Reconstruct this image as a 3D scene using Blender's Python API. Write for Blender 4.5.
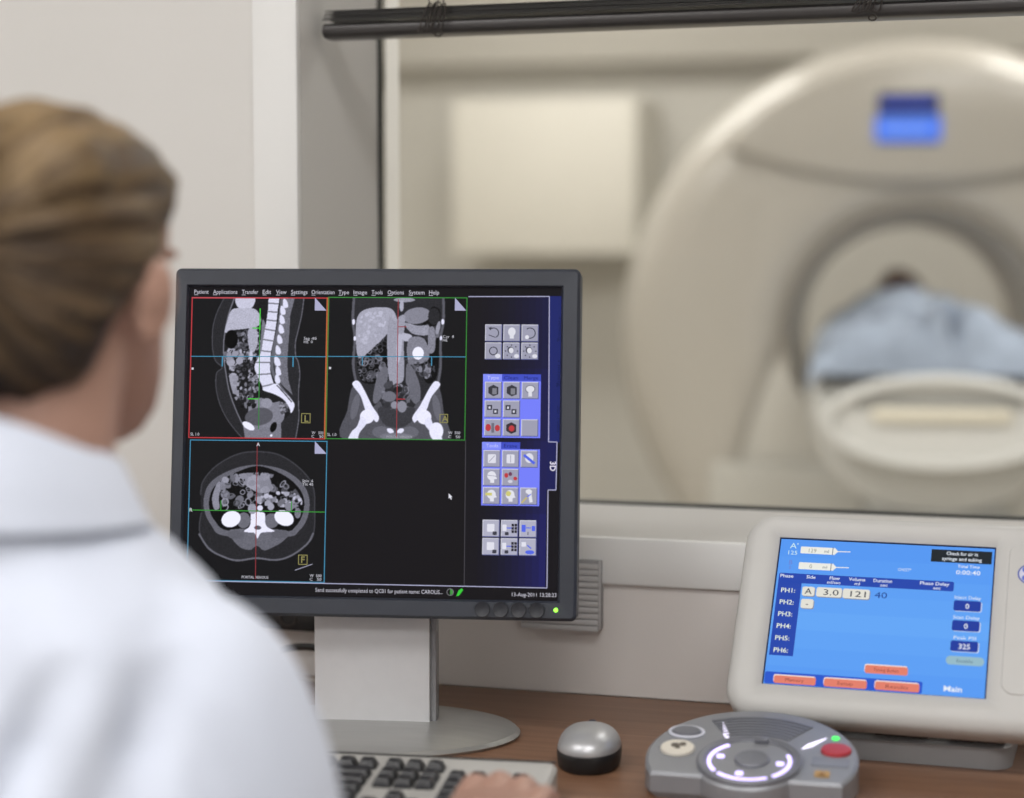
import bpy, bmesh, math, random
import numpy as np
from mathutils import Vector, Matrix, Euler, noise

for o in list(bpy.data.objects):
    bpy.data.objects.remove(o, do_unlink=True)
SC = bpy.context.scene
COL = SC.collection
PI = math.pi
def rad(a): return math.radians(a)

# ------------------------------------------------------------------ camera, world, exposure
CAMZ = 1.25
cam_d = bpy.data.cameras.new('camera')
cam = bpy.data.objects.new('camera', cam_d); COL.objects.link(cam)
SC.camera = cam
cam_d.sensor_width = 36.0
cam_d.lens = 2000.0 / 1024.0 * 36.0
cam.location = (0, 0, CAMZ)
PITCH = math.atan((399 - 230) / 2000.0)
cam.rotation_euler = (PI / 2 - PITCH, 0, rad(16.4))
cam_d.dof.use_dof = True
cam_d.dof.focus_distance = 2.03
cam_d.dof.aperture_fstop = 2.2
cam_d.clip_end = 60

w = bpy.data.worlds.new('world'); SC.world = w; w.use_nodes = True
w.node_tree.nodes['Background'].inputs[0].default_value = (0.9, 0.93, 1.0, 1)
w.node_tree.nodes['Background'].inputs[1].default_value = 0.3
SC.view_settings.view_transform = 'Standard'
SC.view_settings.look = 'None'
SC.view_settings.exposure = 0.0
SC.view_settings.gamma = 1.0
SC.view_settings.use_curve_mapping = False

def area(name, loc, size, power, color, rot=(0, 0, 0)):
    l = bpy.data.lights.new(name, 'AREA'); l.shape = 'RECTANGLE'
    l.size, l.size_y = size; l.energy = power; l.color = color
    o = bpy.data.objects.new(name, l); COL.objects.link(o); o.location = loc; o.rotation_euler = rot
    return o
# the ceiling panels' light: two rows in the control room, two panels in the scan room
PANELS_C = [(-1.55, -1.1), (0.1, -1.1), (-1.55, 0.5), (0.1, 0.5)]
PANELS_S = [(-1.9, 3.3), (0.5, 3.3), (-1.9, 6.2), (0.5, 6.2)]
CEIL = 2.7
for x, y in PANELS_C:
    area('ceiling_panel_light', (x, y, CEIL - 0.035), (1.15, 0.55), 24 if y < 0 else 16, (1.0, 0.99, 0.985))
for x, y in PANELS_S:
    area('scan_room_panel_light', (x, y, CEIL - 0.035), (1.15, 0.55), 42 if y < 5 else 23, (1.0, 0.98, 0.955))

# ------------------------------------------------------------------ materials
def lin(c):
    c = c / 255.0
    return c / 12.92 if c <= 0.04045 else ((c + 0.055) / 1.055) ** 2.4
def rgb(c): return (lin(c[0]), lin(c[1]), lin(c[2]), 1.0)
MATS = {}
def mat(name, c, rough=0.5, metal=0.0, var=0.0, vs=8.0, bump=0.0, bs=60.0, stretch=None, spec=0.5, coat=0.0):
    if name in MATS: return MATS[name]
    m = bpy.data.materials.new(name); m.use_nodes = True
    nt = m.node_tree; N = nt.nodes; L = nt.links
    b = N['Principled BSDF']
    b.inputs['Roughness'].default_value = rough; b.inputs['Metallic'].default_value = metal
    b.inputs['Specular IOR Level'].default_value = spec
    if coat: b.inputs['Coat Weight'].default_value = coat; b.inputs['Coat Roughness'].default_value = 0.15
    tc = N.new('ShaderNodeTexCoord'); mp = N.new('ShaderNodeMapping')
    L.new(tc.outputs['Object'], mp.inputs[0])
    if stretch: mp.inputs['Scale'].default_value = stretch
    nz = N.new('ShaderNodeTexNoise'); nz.inputs['Scale'].default_value = vs; nz.inputs['Detail'].default_value = 5
    L.new(mp.outputs[0], nz.inputs['Vector'])
    rp = N.new('ShaderNodeValToRGB'); r = rgb(c)
    rp.color_ramp.elements[0].position = 0.3; rp.color_ramp.elements[1].position = 0.7
    rp.color_ramp.elements[0].color = tuple(v * (1 - var) for v in r[:3]) + (1,)
    rp.color_ramp.elements[1].color = tuple(min(1, v * (1 + var)) for v in r[:3]) + (1,)
    L.new(nz.outputs[0], rp.inputs[0]); L.new(rp.outputs[0], b.inputs['Base Color'])
    if bump:
        n2 = N.new('ShaderNodeTexNoise'); n2.inputs['Scale'].default_value = bs; n2.inputs['Detail'].default_value = 3
        L.new(mp.outputs[0], n2.inputs['Vector'])
        bp = N.new('ShaderNodeBump'); bp.inputs['Strength'].default_value = bump; bp.inputs['Distance'].default_value = 0.002
        L.new(n2.outputs[0], bp.inputs['Height']); L.new(bp.outputs[0], b.inputs['Normal'])
    MATS[name] = m
    return m
def glow(name, c, strength=1.0):
    if name in MATS: return MATS[name]
    m = bpy.data.materials.new(name); m.use_nodes = True
    b = m.node_tree.nodes['Principled BSDF']
    b.inputs['Base Color'].default_value = (0.02, 0.02, 0.02, 1); b.inputs['Roughness'].default_value = 0.4
    b.inputs['Emission Color'].default_value = rgb(c); b.inputs['Emission Strength'].default_value = strength
    MATS[name] = m
    return m
def display_mat():
    m = bpy.data.materials.new('display_pixels'); m.use_nodes = True
    nt = m.node_tree; b = nt.nodes['Principled BSDF']
    a = nt.nodes.new('ShaderNodeVertexColor'); a.layer_name = 'Col'
    b.inputs['Base Color'].default_value = (0.003, 0.003, 0.0035, 1); b.inputs['Roughness'].default_value = 0.6
    b.inputs['Specular IOR Level'].default_value = 0.06
    nt.links.new(a.outputs[0], b.inputs['Emission Color']); b.inputs['Emission Strength'].default_value = 1.0
    return m
DISPLAY = display_mat()

M_wall = mat('wall_paint', (215, 213, 210), 0.75, var=0.015, vs=3, bump=0.06, bs=220)
M_wall2 = mat('low_wall_lightened', (224, 219, 216), 0.7, var=0.015, vs=3, bump=0.05, bs=220)
M_trim = mat('trim_gloss_paint', (232, 232, 231), 0.4, var=0.01, vs=4)
M_ceil = mat('ceiling_paint', (225, 223, 218), 0.9, var=0.01)
M_floor = mat('vinyl_floor', (150, 148, 144), 0.45, var=0.06, vs=30)
M_swall = mat('scan_wall_paint', (210, 207, 200), 0.8, var=0.012, vs=2)
M_swall_hi = mat('scan_wall_upper_band', (196, 192, 184), 0.8, var=0.012, vs=2)
M_sfloor = mat('scan_floor_vinyl', (180, 174, 164), 0.4, var=0.03, vs=20)
M_black = mat('black_plastic', (26, 26, 28), 0.45, var=0.05)
M_blind = mat('black_blind_metal', (34, 31, 30), 0.38, var=0.05, vs=20)
M_cord = mat('dark_cord', (52, 47, 44), 0.8)
M_gasket = mat('dark_green_gasket', (34, 38, 34), 0.5)
M_mon = mat('charcoal_plastic', (51, 55, 65), 0.42, var=0.04, vs=40, bump=0.03, bs=900)
M_mon2 = mat('charcoal_button', (46, 48, 55), 0.45)
M_silver = mat('silver_paint', (214, 214, 217), 0.42, 0.12, var=0.02, vs=60)
M_silver_d = mat('dark_silver_edge', (140, 140, 143), 0.4, 0.3)
M_base = mat('brushed_silver_base', (176, 176, 174), 0.32, 0.7, var=0.04, vs=12, stretch=(1, 12, 1))
M_wood = None

# ------------------------------------------------------------------ mesh helpers
def tag(o, label=None, cat=None, group=None, kind=None):
    if label: o['label'] = label
    if cat: o['category'] = cat
    if group: o['group'] = group
    if kind: o['kind'] = kind
    return o
def empty(name, loc=(0, 0, 0), rz=0.0, parent=None):
    o = bpy.data.objects.new(name, None); COL.objects.link(o); o.empty_display_size = 0.05
    o.location = loc; o.rotation_euler = (0, 0, rz)
    if parent: o.parent = parent
    return o
def link(name, me, m, parent=None, smooth=35):
    if m: me.materials.append(m)
    if smooth is not None:
        me.polygons.foreach_set('use_smooth', [True] * len(me.polygons))
        try: me.set_sharp_from_angle(angle=rad(smooth))
        except Exception: pass
    o = bpy.data.objects.new(name, me); COL.objects.link(o)
    if parent: o.parent = parent
    return o
class G:
    def __init__(s): s.bm = bmesh.new()
    def box(s, lo, hi, bev=0.0, seg=2, M=None):
        c = [(a + b) / 2 for a, b in zip(lo, hi)]; d = [abs(b - a) for a, b in zip(lo, hi)]
        r = bmesh.ops.create_cube(s.bm, size=1.0)['verts']
        for v in r: v.co = Vector((v.co.x * d[0] + c[0], v.co.y * d[1] + c[1], v.co.z * d[2] + c[2]))
        if M is not None:
            for v in r: v.co = M @ v.co
        if bev:
            es = list({e for v in r for e in v.link_edges})
            bmesh.ops.bevel(s.bm, geom=es, offset=bev, segments=seg, profile=0.5, affect='EDGES')
        return s
    def loft(s, rings, cap=True, closed=True, loop=False):
        R = [[s.bm.verts.new(p) for p in r] for r in rings]
        n = len(R[0]); m = len(R)
        for i in range(m if loop else m - 1):
            a, b = R[i], R[(i + 1) % m]
            for j in range(n if closed else n - 1):
                k = (j + 1) % n
                try: s.bm.faces.new((a[j], a[k], b[k], b[j]))
                except ValueError: pass
        if cap and not loop and closed:
            for r in (R[0][::-1], R[-1]):
                try: s.bm.faces.new(r)
                except ValueError: pass
        return s
    def tube(s, pts, r, seg=10, cap=True, loop=False):
        pts = [Vector(p) for p in pts]; n = len(pts)
        rr = r if isinstance(r, (list, tuple)) else [r] * n
        rings = []; prev = None
        for i, p in enumerate(pts):
            if loop: t = pts[(i + 1) % n] - pts[i - 1]
            else: t = pts[min(i + 1, n - 1)] - pts[max(i - 1, 0)]
            t.normalize()
            if prev is None:
                a = Vector((0, 0, 1)) if abs(t.z) < 0.9 else Vector((1, 0, 0))
                u = t.cross(a).normalized()
            else:
                u = (prev - t * prev.dot(t)).normalized()
            prev = u; v = t.cross(u)
            rings.append([p + (u * math.cos(2 * PI * k / seg) + v * math.sin(2 * PI * k / seg)) * rr[i] for k in range(seg)])
        return s.loft(rings, cap, True, loop)
    def limb(s, pts, rr, seg=16, sub=6):
        """rounded-end limb through pts with radii rr (smooth interpolation)"""
        P = []; Q = []
        n = len(pts); pts = [Vector(p) for p in pts]
        d0 = (pts[0] - pts[1]).normalized(); d1 = (pts[-1] - pts[-2]).normalized()
        for k in (0.98, 0.85, 0.6, 0.3): P.append(pts[0] + d0 * rr[0] * k); Q.append(rr[0] * math.sqrt(1 - k * k))
        for i in range(n - 1):
            a = pts[max(i - 1, 0)]; b = pts[i]; c = pts[i + 1]; d = pts[min(i + 2, n - 1)]
            for k in range(sub):
                t = k / sub
                P.append(0.5 * ((2 * b) + (c - a) * t + (2 * a - 5 * b + 4 * c - d) * t * t + (3 * b - a - 3 * c + d) * t ** 3))
                Q.append(rr[i] + (rr[i + 1] - rr[i]) * (3 * t * t - 2 * t ** 3))
        P.append(pts[-1]); Q.append(rr[-1])
        for k in (0.3, 0.6, 0.85, 0.98): P.append(pts[-1] + d1 * rr[-1] * k); Q.append(rr[-1] * math.sqrt(1 - k * k))
        return s.tube(P, Q, seg)
    def lathe(s, prof, seg=48, c=(0, 0, 0), M=None):
        rings = []
        for r, z in prof:
            rings.append([Vector((c[0] + r * math.cos(2 * PI * k / seg), c[1] + r * math.sin(2 * PI * k / seg), c[2] + z)) for k in range(seg)])
        if M is not None: rings = [[M @ p for p in r] for r in rings]
        return s.loft(rings)
    def torus(s, prof, seg=64, c=(0, 0, 0)):
        rings = [[Vector((c[0] + r * math.cos(2 * PI * k / seg), c[1] + r * math.sin(2 * PI * k / seg), c[2] + z)) for r, z in prof] for k in range(seg)]
        return s.loft(rings, loop=True)
    def sphere(s, c, r, seg=20, M=None):
        v = bmesh.ops.create_uvsphere(s.bm, u_segments=seg, v_segments=seg // 2, radius=1.0)['verts']
        rr = r if isinstance(r, (list, tuple)) else (r, r, r)
        for q in v:
            p = Vector((q.co.x * rr[0], q.co.y * rr[1], q.co.z * rr[2]))
            if M is not None: p = M @ p
            q.co = p + Vector(c)
        return s
    def prism(s, poly, y0, y1, axis='y'):
        f = (lambda p, d: (p[0], d, p[1])) if axis == 'y' else (lambda p, d: (p[0], p[1], d))
        return s.loft([[f(p, y0) for p in poly], [f(p, y1) for p in poly]])
    def mesh(s, name='mesh', norm=True):
        if norm: bmesh.ops.recalc_face_normals(s.bm, faces=s.bm.faces[:])
        me = bpy.data.meshes.new(name); s.bm.to_mesh(me); s.bm.free(); return me
    def build(s, name, m, parent=None, smooth=35):
        return link(name, s.mesh(name), m, parent, smooth)
def remeshed(g, voxel, smooth_it=4, fac=0.5):
    me = g.mesh('raw'); o = bpy.data.objects.new('raw', me); COL.objects.link(o)
    r = o.modifiers.new('r', 'REMESH'); r.mode = 'VOXEL'; r.voxel_size = voxel
    if smooth_it:
        q = o.modifiers.new('s', 'SMOOTH'); q.factor = fac; q.iterations = smooth_it
    dg = bpy.context.evaluated_depsgraph_get()
    out = bpy.data.meshes.new_from_object(o.evaluated_get(dg))
    bpy.data.objects.remove(o); bpy.data.meshes.remove(me)
    return out
def displace(me, fn):
    n = len(me.vertices); co = np.empty(n * 3, np.float32); no = np.empty(n * 3, np.float32)
    me.vertices.foreach_get('co', co); me.vertices.foreach_get('normal', no)
    co = co.reshape(-1, 3); no = no.reshape(-1, 3)
    d = np.array([fn(Vector(c)) for c in co.tolist()], np.float32)
    me.vertices.foreach_set('co', (co + no * d[:, None]).ravel()); me.update()
def rrect(x0, z0, x1, z1, r, n=6):
    pts = []
    for cx, cz, a in ((x1 - r, z1 - r, 0), (x0 + r, z1 - r, 90), (x0 + r, z0 + r, 180), (x1 - r, z0 + r, 270)):
        for k in range(n + 1):
            t = rad(a + 90 * k / n); pts.append((cx + r * math.cos(t), cz + r * math.sin(t)))
    return pts
def copy_obj(o, parent=None):
    c = o.copy(); COL.objects.link(c)
    if parent: c.parent = parent
    return c

# flat display graphics: coloured polygons and lettering on a plane (x, z), facing -y
_TXT = {}
def text_geo(s, size, bold=0.0):
    k = (s, bold)
    if k not in _TXT:
        cu = bpy.data.curves.new('t', 'FONT'); cu.body = s; cu.size = 1.0; cu.resolution_u = 2; cu.offset = bold
        o = bpy.data.objects.new('t', cu); COL.objects.link(o)
        me = bpy.data.meshes.new_from_object(o)
        _TXT[k] = ([(v.co.x, v.co.y) for v in me.vertices], [tuple(p.vertices) for p in me.polygons])
        bpy.data.objects.remove(o); bpy.data.curves.remove(cu); bpy.data.meshes.remove(me)
    V, F = _TXT[k]
    return [(x * size, y * size) for x, y in V], F
class Flat:
    def __init__(s): s.V = []; s.F = []; s.C = []
    def poly(s, pts, c, layer=1):
        i = len(s.V); s.V += [(p[0] / 1000, -layer * 0.00012, p[1] / 1000) for p in pts]
        s.F.append(tuple(range(i, i + len(pts)))); s.C.append(c); return s
    def rect(s, x0, z0, x1, z1, c, layer=1): return s.poly([(x0, z0), (x1, z0), (x1, z1), (x0, z1)], c, layer)
    def rr(s, x0, z0, x1, z1, r, c, layer=1): return s.poly(rrect(x0, z0, x1, z1, r, 4), c, layer)
    def line(s, p, q, wd, c, layer=1):
        d = Vector((q[0] - p[0], q[1] - p[1])); n = Vector((-d.y, d.x)).normalized() * wd / 2
        return s.poly([(p[0] - n.x, p[1] - n.y), (q[0] - n.x, q[1] - n.y), (q[0] + n.x, q[1] + n.y), (p[0] + n.x, p[1] + n.y)], c, layer)
    def path(s, pts, wd, c, layer=1):
        for a, b in zip(pts, pts[1:]): s.line(a, b, wd, c, layer)
        return s
    def ell(s, cx, cz, rx, rz, c, layer=1, n=20): return s.poly([(cx + rx * math.cos(2 * PI * k / n), cz + rz * math.sin(2 * PI * k / n)) for k in range(n)], c, layer)
    def frame(s, x0, z0, x1, z1, wd, c, layer=1):
        return s.rect(x0, z0, x1, z0 + wd, c, layer).rect(x0, z1 - wd, x1, z1, c, layer).rect(x0, z0, x0 + wd, z1, c, layer).rect(x1 - wd, z0, x1, z1, c, layer)
    def text(s, t, x, z, size, c, layer=2, fit=None, align='l', bold=0.0, rot=0):
        V, F = text_geo(t, size, bold)
        if not V: return s
        x0 = min(v[0] for v in V); x1 = max(v[0] for v in V); k = 1.0
        if fit: k = fit / max(x1 - x0, 1e-6)
        W = (x1 - x0) * k; off = {'l': 0, 'c': -W / 2, 'r': -W}[align]
        i = len(s.V); cr, sr = math.cos(rot), math.sin(rot)
        for v in V:
            a = (v[0] - x0) * k + off; b = v[1]
            s.V.append(((x + a * cr - b * sr) / 1000, -layer * 0.00012, (z + a * sr + b * cr) / 1000))
        for f in F: s.F.append(tuple(i + q for q in f)); s.C.append(c)
        return s
    def build(s, name, parent):
        me = bpy.data.meshes.new(name); me.from_pydata(s.V, [], s.F); me.update()
        at = me.color_attributes.new('Col', 'FLOAT_COLOR', 'CORNER')
        buf = []
        for f, c in zip(s.F, s.C): buf += list(rgb(c)) * len(f)
        at.data.foreach_set('color', buf)
        return link(name, me, DISPLAY, parent, None)

# ------------------------------------------------------------------ control room and scan room
WY = 2.1115          # control-room face of the window wall
GY = 2.369           # glass
BY = 2.44            # scan-room face of the window wall
WX0, WX1 = -0.869, 1.55
SILL, HEAD = 0.916, 2.15
X0, X1, Y0 = -2.3, 1.9, -2.2
SX0, SX1, SY1 = -3.6, 3.0, 7.75
def struct(name, m, boxes, parent=None, bev=0.0):
    g = G()
    for lo, hi in boxes: g.box(lo, hi, bev)
    o = g.build(name, m, parent)
    if not parent: o['kind'] = 'structure'
    return o
struct('floor', M_floor, [((X0, Y0, -0.1), (X1, BY, 0))])
struct('floor_scan_room', M_sfloor, [((SX0, BY, -0.1), (SX1, SY1, 0))])
struct('ceiling', M_ceil, [((X0 - .1, Y0 - .1, CEIL), (X1 + .1, BY, CEIL + 0.1))])
struct('ceiling_scan_room', M_ceil, [((SX0 - .1, BY, CEIL), (SX1 + .1, SY1 + .1, CEIL + 0.1))])
struct('wall_front', M_wall, [((X0, WY, 0), (WX0, BY, CEIL)), ((WX1, WY, 0), (X1, BY, CEIL)), ((WX0, WY, 0), (WX1, GY + 0.012, SILL)), ((WX0, GY + 0.012, 0), (WX1, BY, SILL - 0.07)), ((WX0, WY, HEAD), (WX1, BY, CEIL))])
struct('wall_left', M_wall, [((X0 - 0.1, Y0, 0), (X0, BY, CEIL))])
struct('wall_right', M_wall, [((X1, Y0, 0), (X1 + 0.1, BY, CEIL))])
struct('wall_back', M_wall, [((X0 - 0.1, Y0 - 0.1, 0), (X1 + 0.1, Y0, CEIL))])
struct('wall_scan_left', M_swall, [((SX0 - 0.1, BY, 0), (SX0, SY1, CEIL))])
struct('wall_scan_right', M_swall, [((SX1, BY, 0), (SX1 + 0.1, SY1, CEIL))])
struct('wall_scan_back', M_swall, [((SX0 - 0.1, SY1, 0), (SX1 + 0.1, SY1 + 0.1, CEIL))])
struct('wall_scan_front', M_swall, [((SX0, BY - 0.05, 0), (X0 - .1, BY, CEIL)), ((X1 + .1, BY - 0.05, 0), (SX1, BY, CEIL))])
# upper wall band: slightly darker box along the scan room's rear wall
struct('trim_6', M_swall_hi, [((SX0, SY1 - 0.16, 1.90), (SX1, SY1, CEIL))])
# architrave round the window
struct('trim_1', M_trim, [((WX0 - 0.054, WY - 0.012, SILL - 0.052), (WX0, WY, HEAD + 0.05))], bev=0.002)
struct('trim_2', M_trim, [((WX0, WY - 0.012, SILL - 0.052), (WX1, WY, SILL))], bev=0.003)
struct('trim_3', M_trim, [((WX0, WY - 0.012, HEAD), (WX1, WY, HEAD + 0.05))], bev=0.002)
struct('trim_4', M_trim, [((WX1, WY - 0.012, SILL - 0.052), (WX1 + 0.054, WY, HEAD + 0.05))], bev=0.002)
struct('trim_5', M_wall2, [((WX0 - 0.054, WY - 0.006, 0.7405), (WX1 + .054, WY, SILL - 0.0525))])  # thin added panel; its lighter colour makes up for missing light low down
# window: gasket + glass
win = empty('window_1', ((WX0 + WX1) / 2, GY, SILL)); win['kind'] = 'structure'
g = G()
cx = (WX0 + WX1) / 2
g.box((WX0 - cx, -0.008, 0), (WX0 - cx + 0.0035, 0.012, HEAD - SILL)).box((WX1 - cx - 0.006, -0.008, 0), (WX1 - cx, 0.012, HEAD - SILL))
g.box((WX0 - cx, -0.008, 0), (WX1 - cx, 0.012, 0.0025)).box((WX0 - cx, -0.008, HEAD - SILL - 0.006), (WX1 - cx, 0.012, HEAD - SILL))
g.build('gasket', M_gasket, win)
mg = bpy.data.materials.new('window_glass'); mg.use_nodes = True
nt = mg.node_tree; nt.nodes.remove(nt.nodes['Principled BSDF'])
tr = nt.nodes.new('ShaderNodeBsdfTransparent'); tr.inputs[0].default_value = (0.97, 0.97, 0.955, 1)
gl = nt.nodes.new('ShaderNodeBsdfGlossy'); gl.inputs['Roughness'].default_value = 0.02
fr = nt.nodes.new('ShaderNodeFresnel'); fr.inputs[0].default_value = 1.25
mx = nt.nodes.new('ShaderNodeMixShader')
nt.links.new(fr.outputs[0], mx.inputs[0]); nt.links.new(tr.outputs[0], mx.inputs[1]); nt.links.new(gl.outputs[0], mx.inputs[2])
nt.links.new(mx.outputs[0], nt.nodes['Material Output'].inputs[0])
G().box((WX0 - cx + 0.004, 0.0, 0.002), (WX1 - cx - 0.004, 0.008, HEAD - SILL - 0.004)).build('pane', mg, win, None)

# ceiling panels
M_diff = glow('lamp_diffuser', (255, 250, 240), 2.0)
def ceiling_panel(x, y, label):
    t = empty('ceiling_light', (x, y, CEIL)); tag(t, label, 'light', 'ceiling light panels')
    g = G()
    for lo, hi in (((-.6, -.3, -.03), (.6, -.275, 0)), ((-.6, .275, -.03), (.6, .3, 0)), ((-.6, -.275, -.03), (-.575, .275, 0)), ((.575, -.275, -.03), (.6, .275, 0))): g.box(lo, hi)
    g.build('frame', M_trim, t)
    G().box((-.575, -.275, -.02), (.575, .275, -.01)).build('diffuser', M_diff, t)
for x, y in PANELS_C: ceiling_panel(x, y, 'white ceiling light panel in the control room, %s row, %s side' % ('front' if y > 0 else 'rear', 'left' if x < -.5 else 'right'))
for x, y in PANELS_S: ceiling_panel(x, y, 'white ceiling light panel in the scan room, %s row, %s side' % ('near' if y < 4.5 else 'far', 'left' if x < 0 else 'right'))

# ------------------------------------------------------------------ desk
def wood():
    m = bpy.data.materials.new('brown_wood_laminate'); m.use_nodes = True
    nt = m.node_tree; N = nt.nodes; L = nt.links; b = N['Principled BSDF']
    tc = N.new('ShaderNodeTexCoord'); mp = N.new('ShaderNodeMapping'); mp.inputs['Scale'].default_value = (1.2, 26, 26)
    L.new(tc.outputs['Object'], mp.inputs[0])
    n1 = N.new('ShaderNodeTexNoise'); n1.inputs['Scale'].default_value = 4.0; n1.inputs['Detail'].default_value = 8; n1.inputs['Distortion'].default_value = 0.6
    L.new(mp.outputs[0], n1.inputs['Vector'])
    rp = N.new('ShaderNodeValToRGB'); e = rp.color_ramp.elements
    e[0].position = 0.28; e[0].color = rgb((114, 81, 61)); e[1].position = 0.72; e[1].color = rgb((140, 104, 80))
    L.new(n1.outputs[0], rp.inputs[0]); L.new(rp.outputs[0], b.inputs['Base Color'])
    b.inputs['Roughness'].default_value = 0.42
    return m
M_wood = wood()
desk = empty('desk', (-0.35, 1.7, 0)); tag(desk, 'brown wood laminate worktop along the wall under the window', 'desk')
G().box((-1.35, -0.42, 0.71), (1.75, 0.4050, 0.74), 0.002).build('worktop', M_wood, desk)
for x in (-1.3, 0.25, 1.68): G().box((x, -0.36, 0), (x + 0.03, 0.38, 0.71)).build('side_panel', M_trim, desk)
DZ = 0.74

# ------------------------------------------------------------------ monitor
MY = rad(10.6)
mroot = empty('computer_monitor', (-0.6975, 1.876, DZ), MY)
tag(mroot, 'charcoal flat computer monitor showing three grey CT body scans on its screen', 'monitor')
# tilted display head: an inner frame of reference baked into the meshes
Rz = Matrix.Rotation(MY, 4, 'Z'); Rx = Matrix.Rotation(rad(-8.4), 4, 'X')
MH = Matrix.Translation(Vector((-0.6931, 1.8652, CAMZ - 0.2111))) @ Rz @ Rx
MLOC = (Matrix.Translation(mroot.location) @ Rz).inverted() @ MH
HW, HH = 0.2052, 0.174
def head_part(o): o.matrix_local = MLOC; return o
def loops(lst, n=6):
    out = []
    for (x0, z0, x1, z1, r, y) in lst: out.append([(p[0], y, p[1]) for p in rrect(x0, z0, x1, z1, r, n)])
    return out
sx0, sx1, sz0, sz1 = -0.1915, 0.1865, -0.1545, 0.1555
g = G()
g.loft(loops([(sx0, sz0, sx1, sz1, 0.0008, 0.0035), (sx0, sz0, sx1, sz1, 0.0008, 0.0), (sx0 - .002, sz0 - .002, sx1 + .002, sz1 + .002, 0.001, -0.0035),
              (-HW + .003, -HH + .003, HW - .003, HH - .003, 0.004, -0.0042), (-HW, -HH, HW, HH, 0.006, -0.001), (-HW, -HH, HW, HH, 0.006, 0.028),
              (-HW + .03, -HH + .03, HW - .03, HH - .03, 0.012, 0.052), (-HW + .05, -HH + .05, HW - .05, HH - .05, 0.012, 0.058)]))
casing = head_part(g.build('casing', M_mon, mroot))
for k in range(4):
    b = G().lathe([(0.0, 0.004), (0.0066, 0.004), (0.0072, 0.0), (0.0078, -0.0016), (0.0074, -0.0028), (0.0055, -0.0022), (0.0, -0.0018)], 24, M=Matrix.Translation((0.1126 + k * 0.0179, -0.0042, -0.1634)) @ Matrix.Rotation(-PI / 2, 4, 'X')).build('button', M_mon2, mroot)
    head_part(b)
led = G().lathe([(0, 0.002), (0.0022, 0.002), (0.0022, -0.0006), (0.001, -0.0014), (0, -0.0015)], 16, M=Matrix.Translation((0.185, -0.0042, -0.163)) @ Matrix.Rotation(-PI / 2, 4, 'X')).build('power_light', glow('green_led', (150, 255, 70), 2.2), mroot)
head_part(led); led['label'] = 'green power light'
# stand
g = G().box((-0.060, -0.008, 0.012), (0.0575, 0.012, 0.22), 0.0015)
g.build('stand_column', M_silver, mroot)
G().box((0.0577, -0.003, 0.012), (0.0635, 0.018, 0.22), 0.001).build('column_edge', M_silver_d, mroot)
G().box((-0.05, -0.004, 0.20), (0.05, 0.03, 0.32), 0.004).build('tilt_hinge', M_black, mroot)
rings = []
for rx_, ry_, z_ in ((.146, .104, 0), (.148, .106, .003), (.144, .102, .0065), (.116, .078, .0125), (.09, .055, .0150), (.03, .02, .0158)):
    rings.append([(rx_ * math.cos(2 * PI * k / 72) + 0.0, ry_ * math.sin(2 * PI * k / 72) + 0.004, z_) for k in range(72)])
G().loft(rings).build('stand_base', M_base, mroot, 20)

# ---- screen graphics
scr = Flat()
BLK = (23, 21, 24)
scr.rect(sx0 * 1000, sz0 * 1000, sx1 * 1000, sz1 * 1000, BLK, 0)
scrn = scr.build('screen', mroot); scrn.matrix_local = MLOC @ Matrix.Translation((0, 0.0015, 0))
scrn['label'] = 'lit black screen with three scan panels and tool icons'
def ui(name, f): return f.build(name, scrn)
# toolbar background: dark navy that grows bluer to the right
f = Flat()
for k in range(12):
    t = k / 11; x = 93 + k * 6.75
    for q in range(4):
        s = q / 3
        c = tuple(int(a + (b - a) * (t ** 1.6) * (0.55 + 0.45 * s)) for a, b in zip((25, 23, 28), (34, 34, 92)))
        f.rect(x, 147 - (q + 1) * 72, x + 6.75, 147 - q * 72, c, 1)
f.rect(174, 2, 186, 147.3, (32, 40, 104), 1)
f.rect(174, -45, 183.5, 2, (30, 32, 84), 1)
f.rect(176, -141.5, 186.5, -45.5, (24, 22, 26), 1)
LN = (176, 176, 208)
f.path([(93, 146.6), (174, 147), (175.3, 2.3), (183.6, 2.3), (183.2, -45.2), (175.3, -45.2), (175.6, -141.7), (-186, -140.8)], 0.9, LN, 2)
f.line((92.5, 3), (93.4, -140.5), 0.8, (70, 68, 74), 2)
f.text('3D', 177.0, -17, 8.2, (225, 220, 235), 3, fit=9.5, bold=0.02, rot=-PI / 2)
for k, t in enumerate(('Viewing', 'Filming', '3D Tools')): f.text(t, 183.5, 128 - k * 45, 6.5, (20, 26, 70), 3, fit=26, rot=-PI / 2)
ui('toolbar_background', f)
f = Flat()
TX = (196, 194, 206)
for t, a, b in (('Patient', 194, 208.5), ('Applications', 213, 237.5), ('Transfer', 242, 258.5), ('Edit', 263, 271.5), ('View', 276.5, 287), ('Settings', 291.5, 308), ('Orientation', 312, 335), ('Type', 339, 349.5), ('Image', 354, 367.5), ('Tools', 372, 383), ('Options', 388, 404), ('System', 409, 424.5), ('Help', 429, 439)):
    x = -185.6 + (a - 195) * 1.0206
    f.text(t, x, 148.6, 6.0, TX, 2, fit=(b - a) * 1.0206, bold=0.004)
    f.rect(x, 147.3, x + 4, 147.8, TX, 2)
ui('menu_bar', f)
f = Flat()
f.text('Send successfully completed to QC01 for patient name: CAROLIS...', -56, -149.6, 5.6, TX, 2, fit=128, bold=0.004)
ui('status_text', f); f = Flat()
f.text('13-Aug-2011 13:28:23', 141, -150.4, 5.4, TX, 2, fit=44, bold=0.004)
ui('date_text', f); f = Flat()
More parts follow.
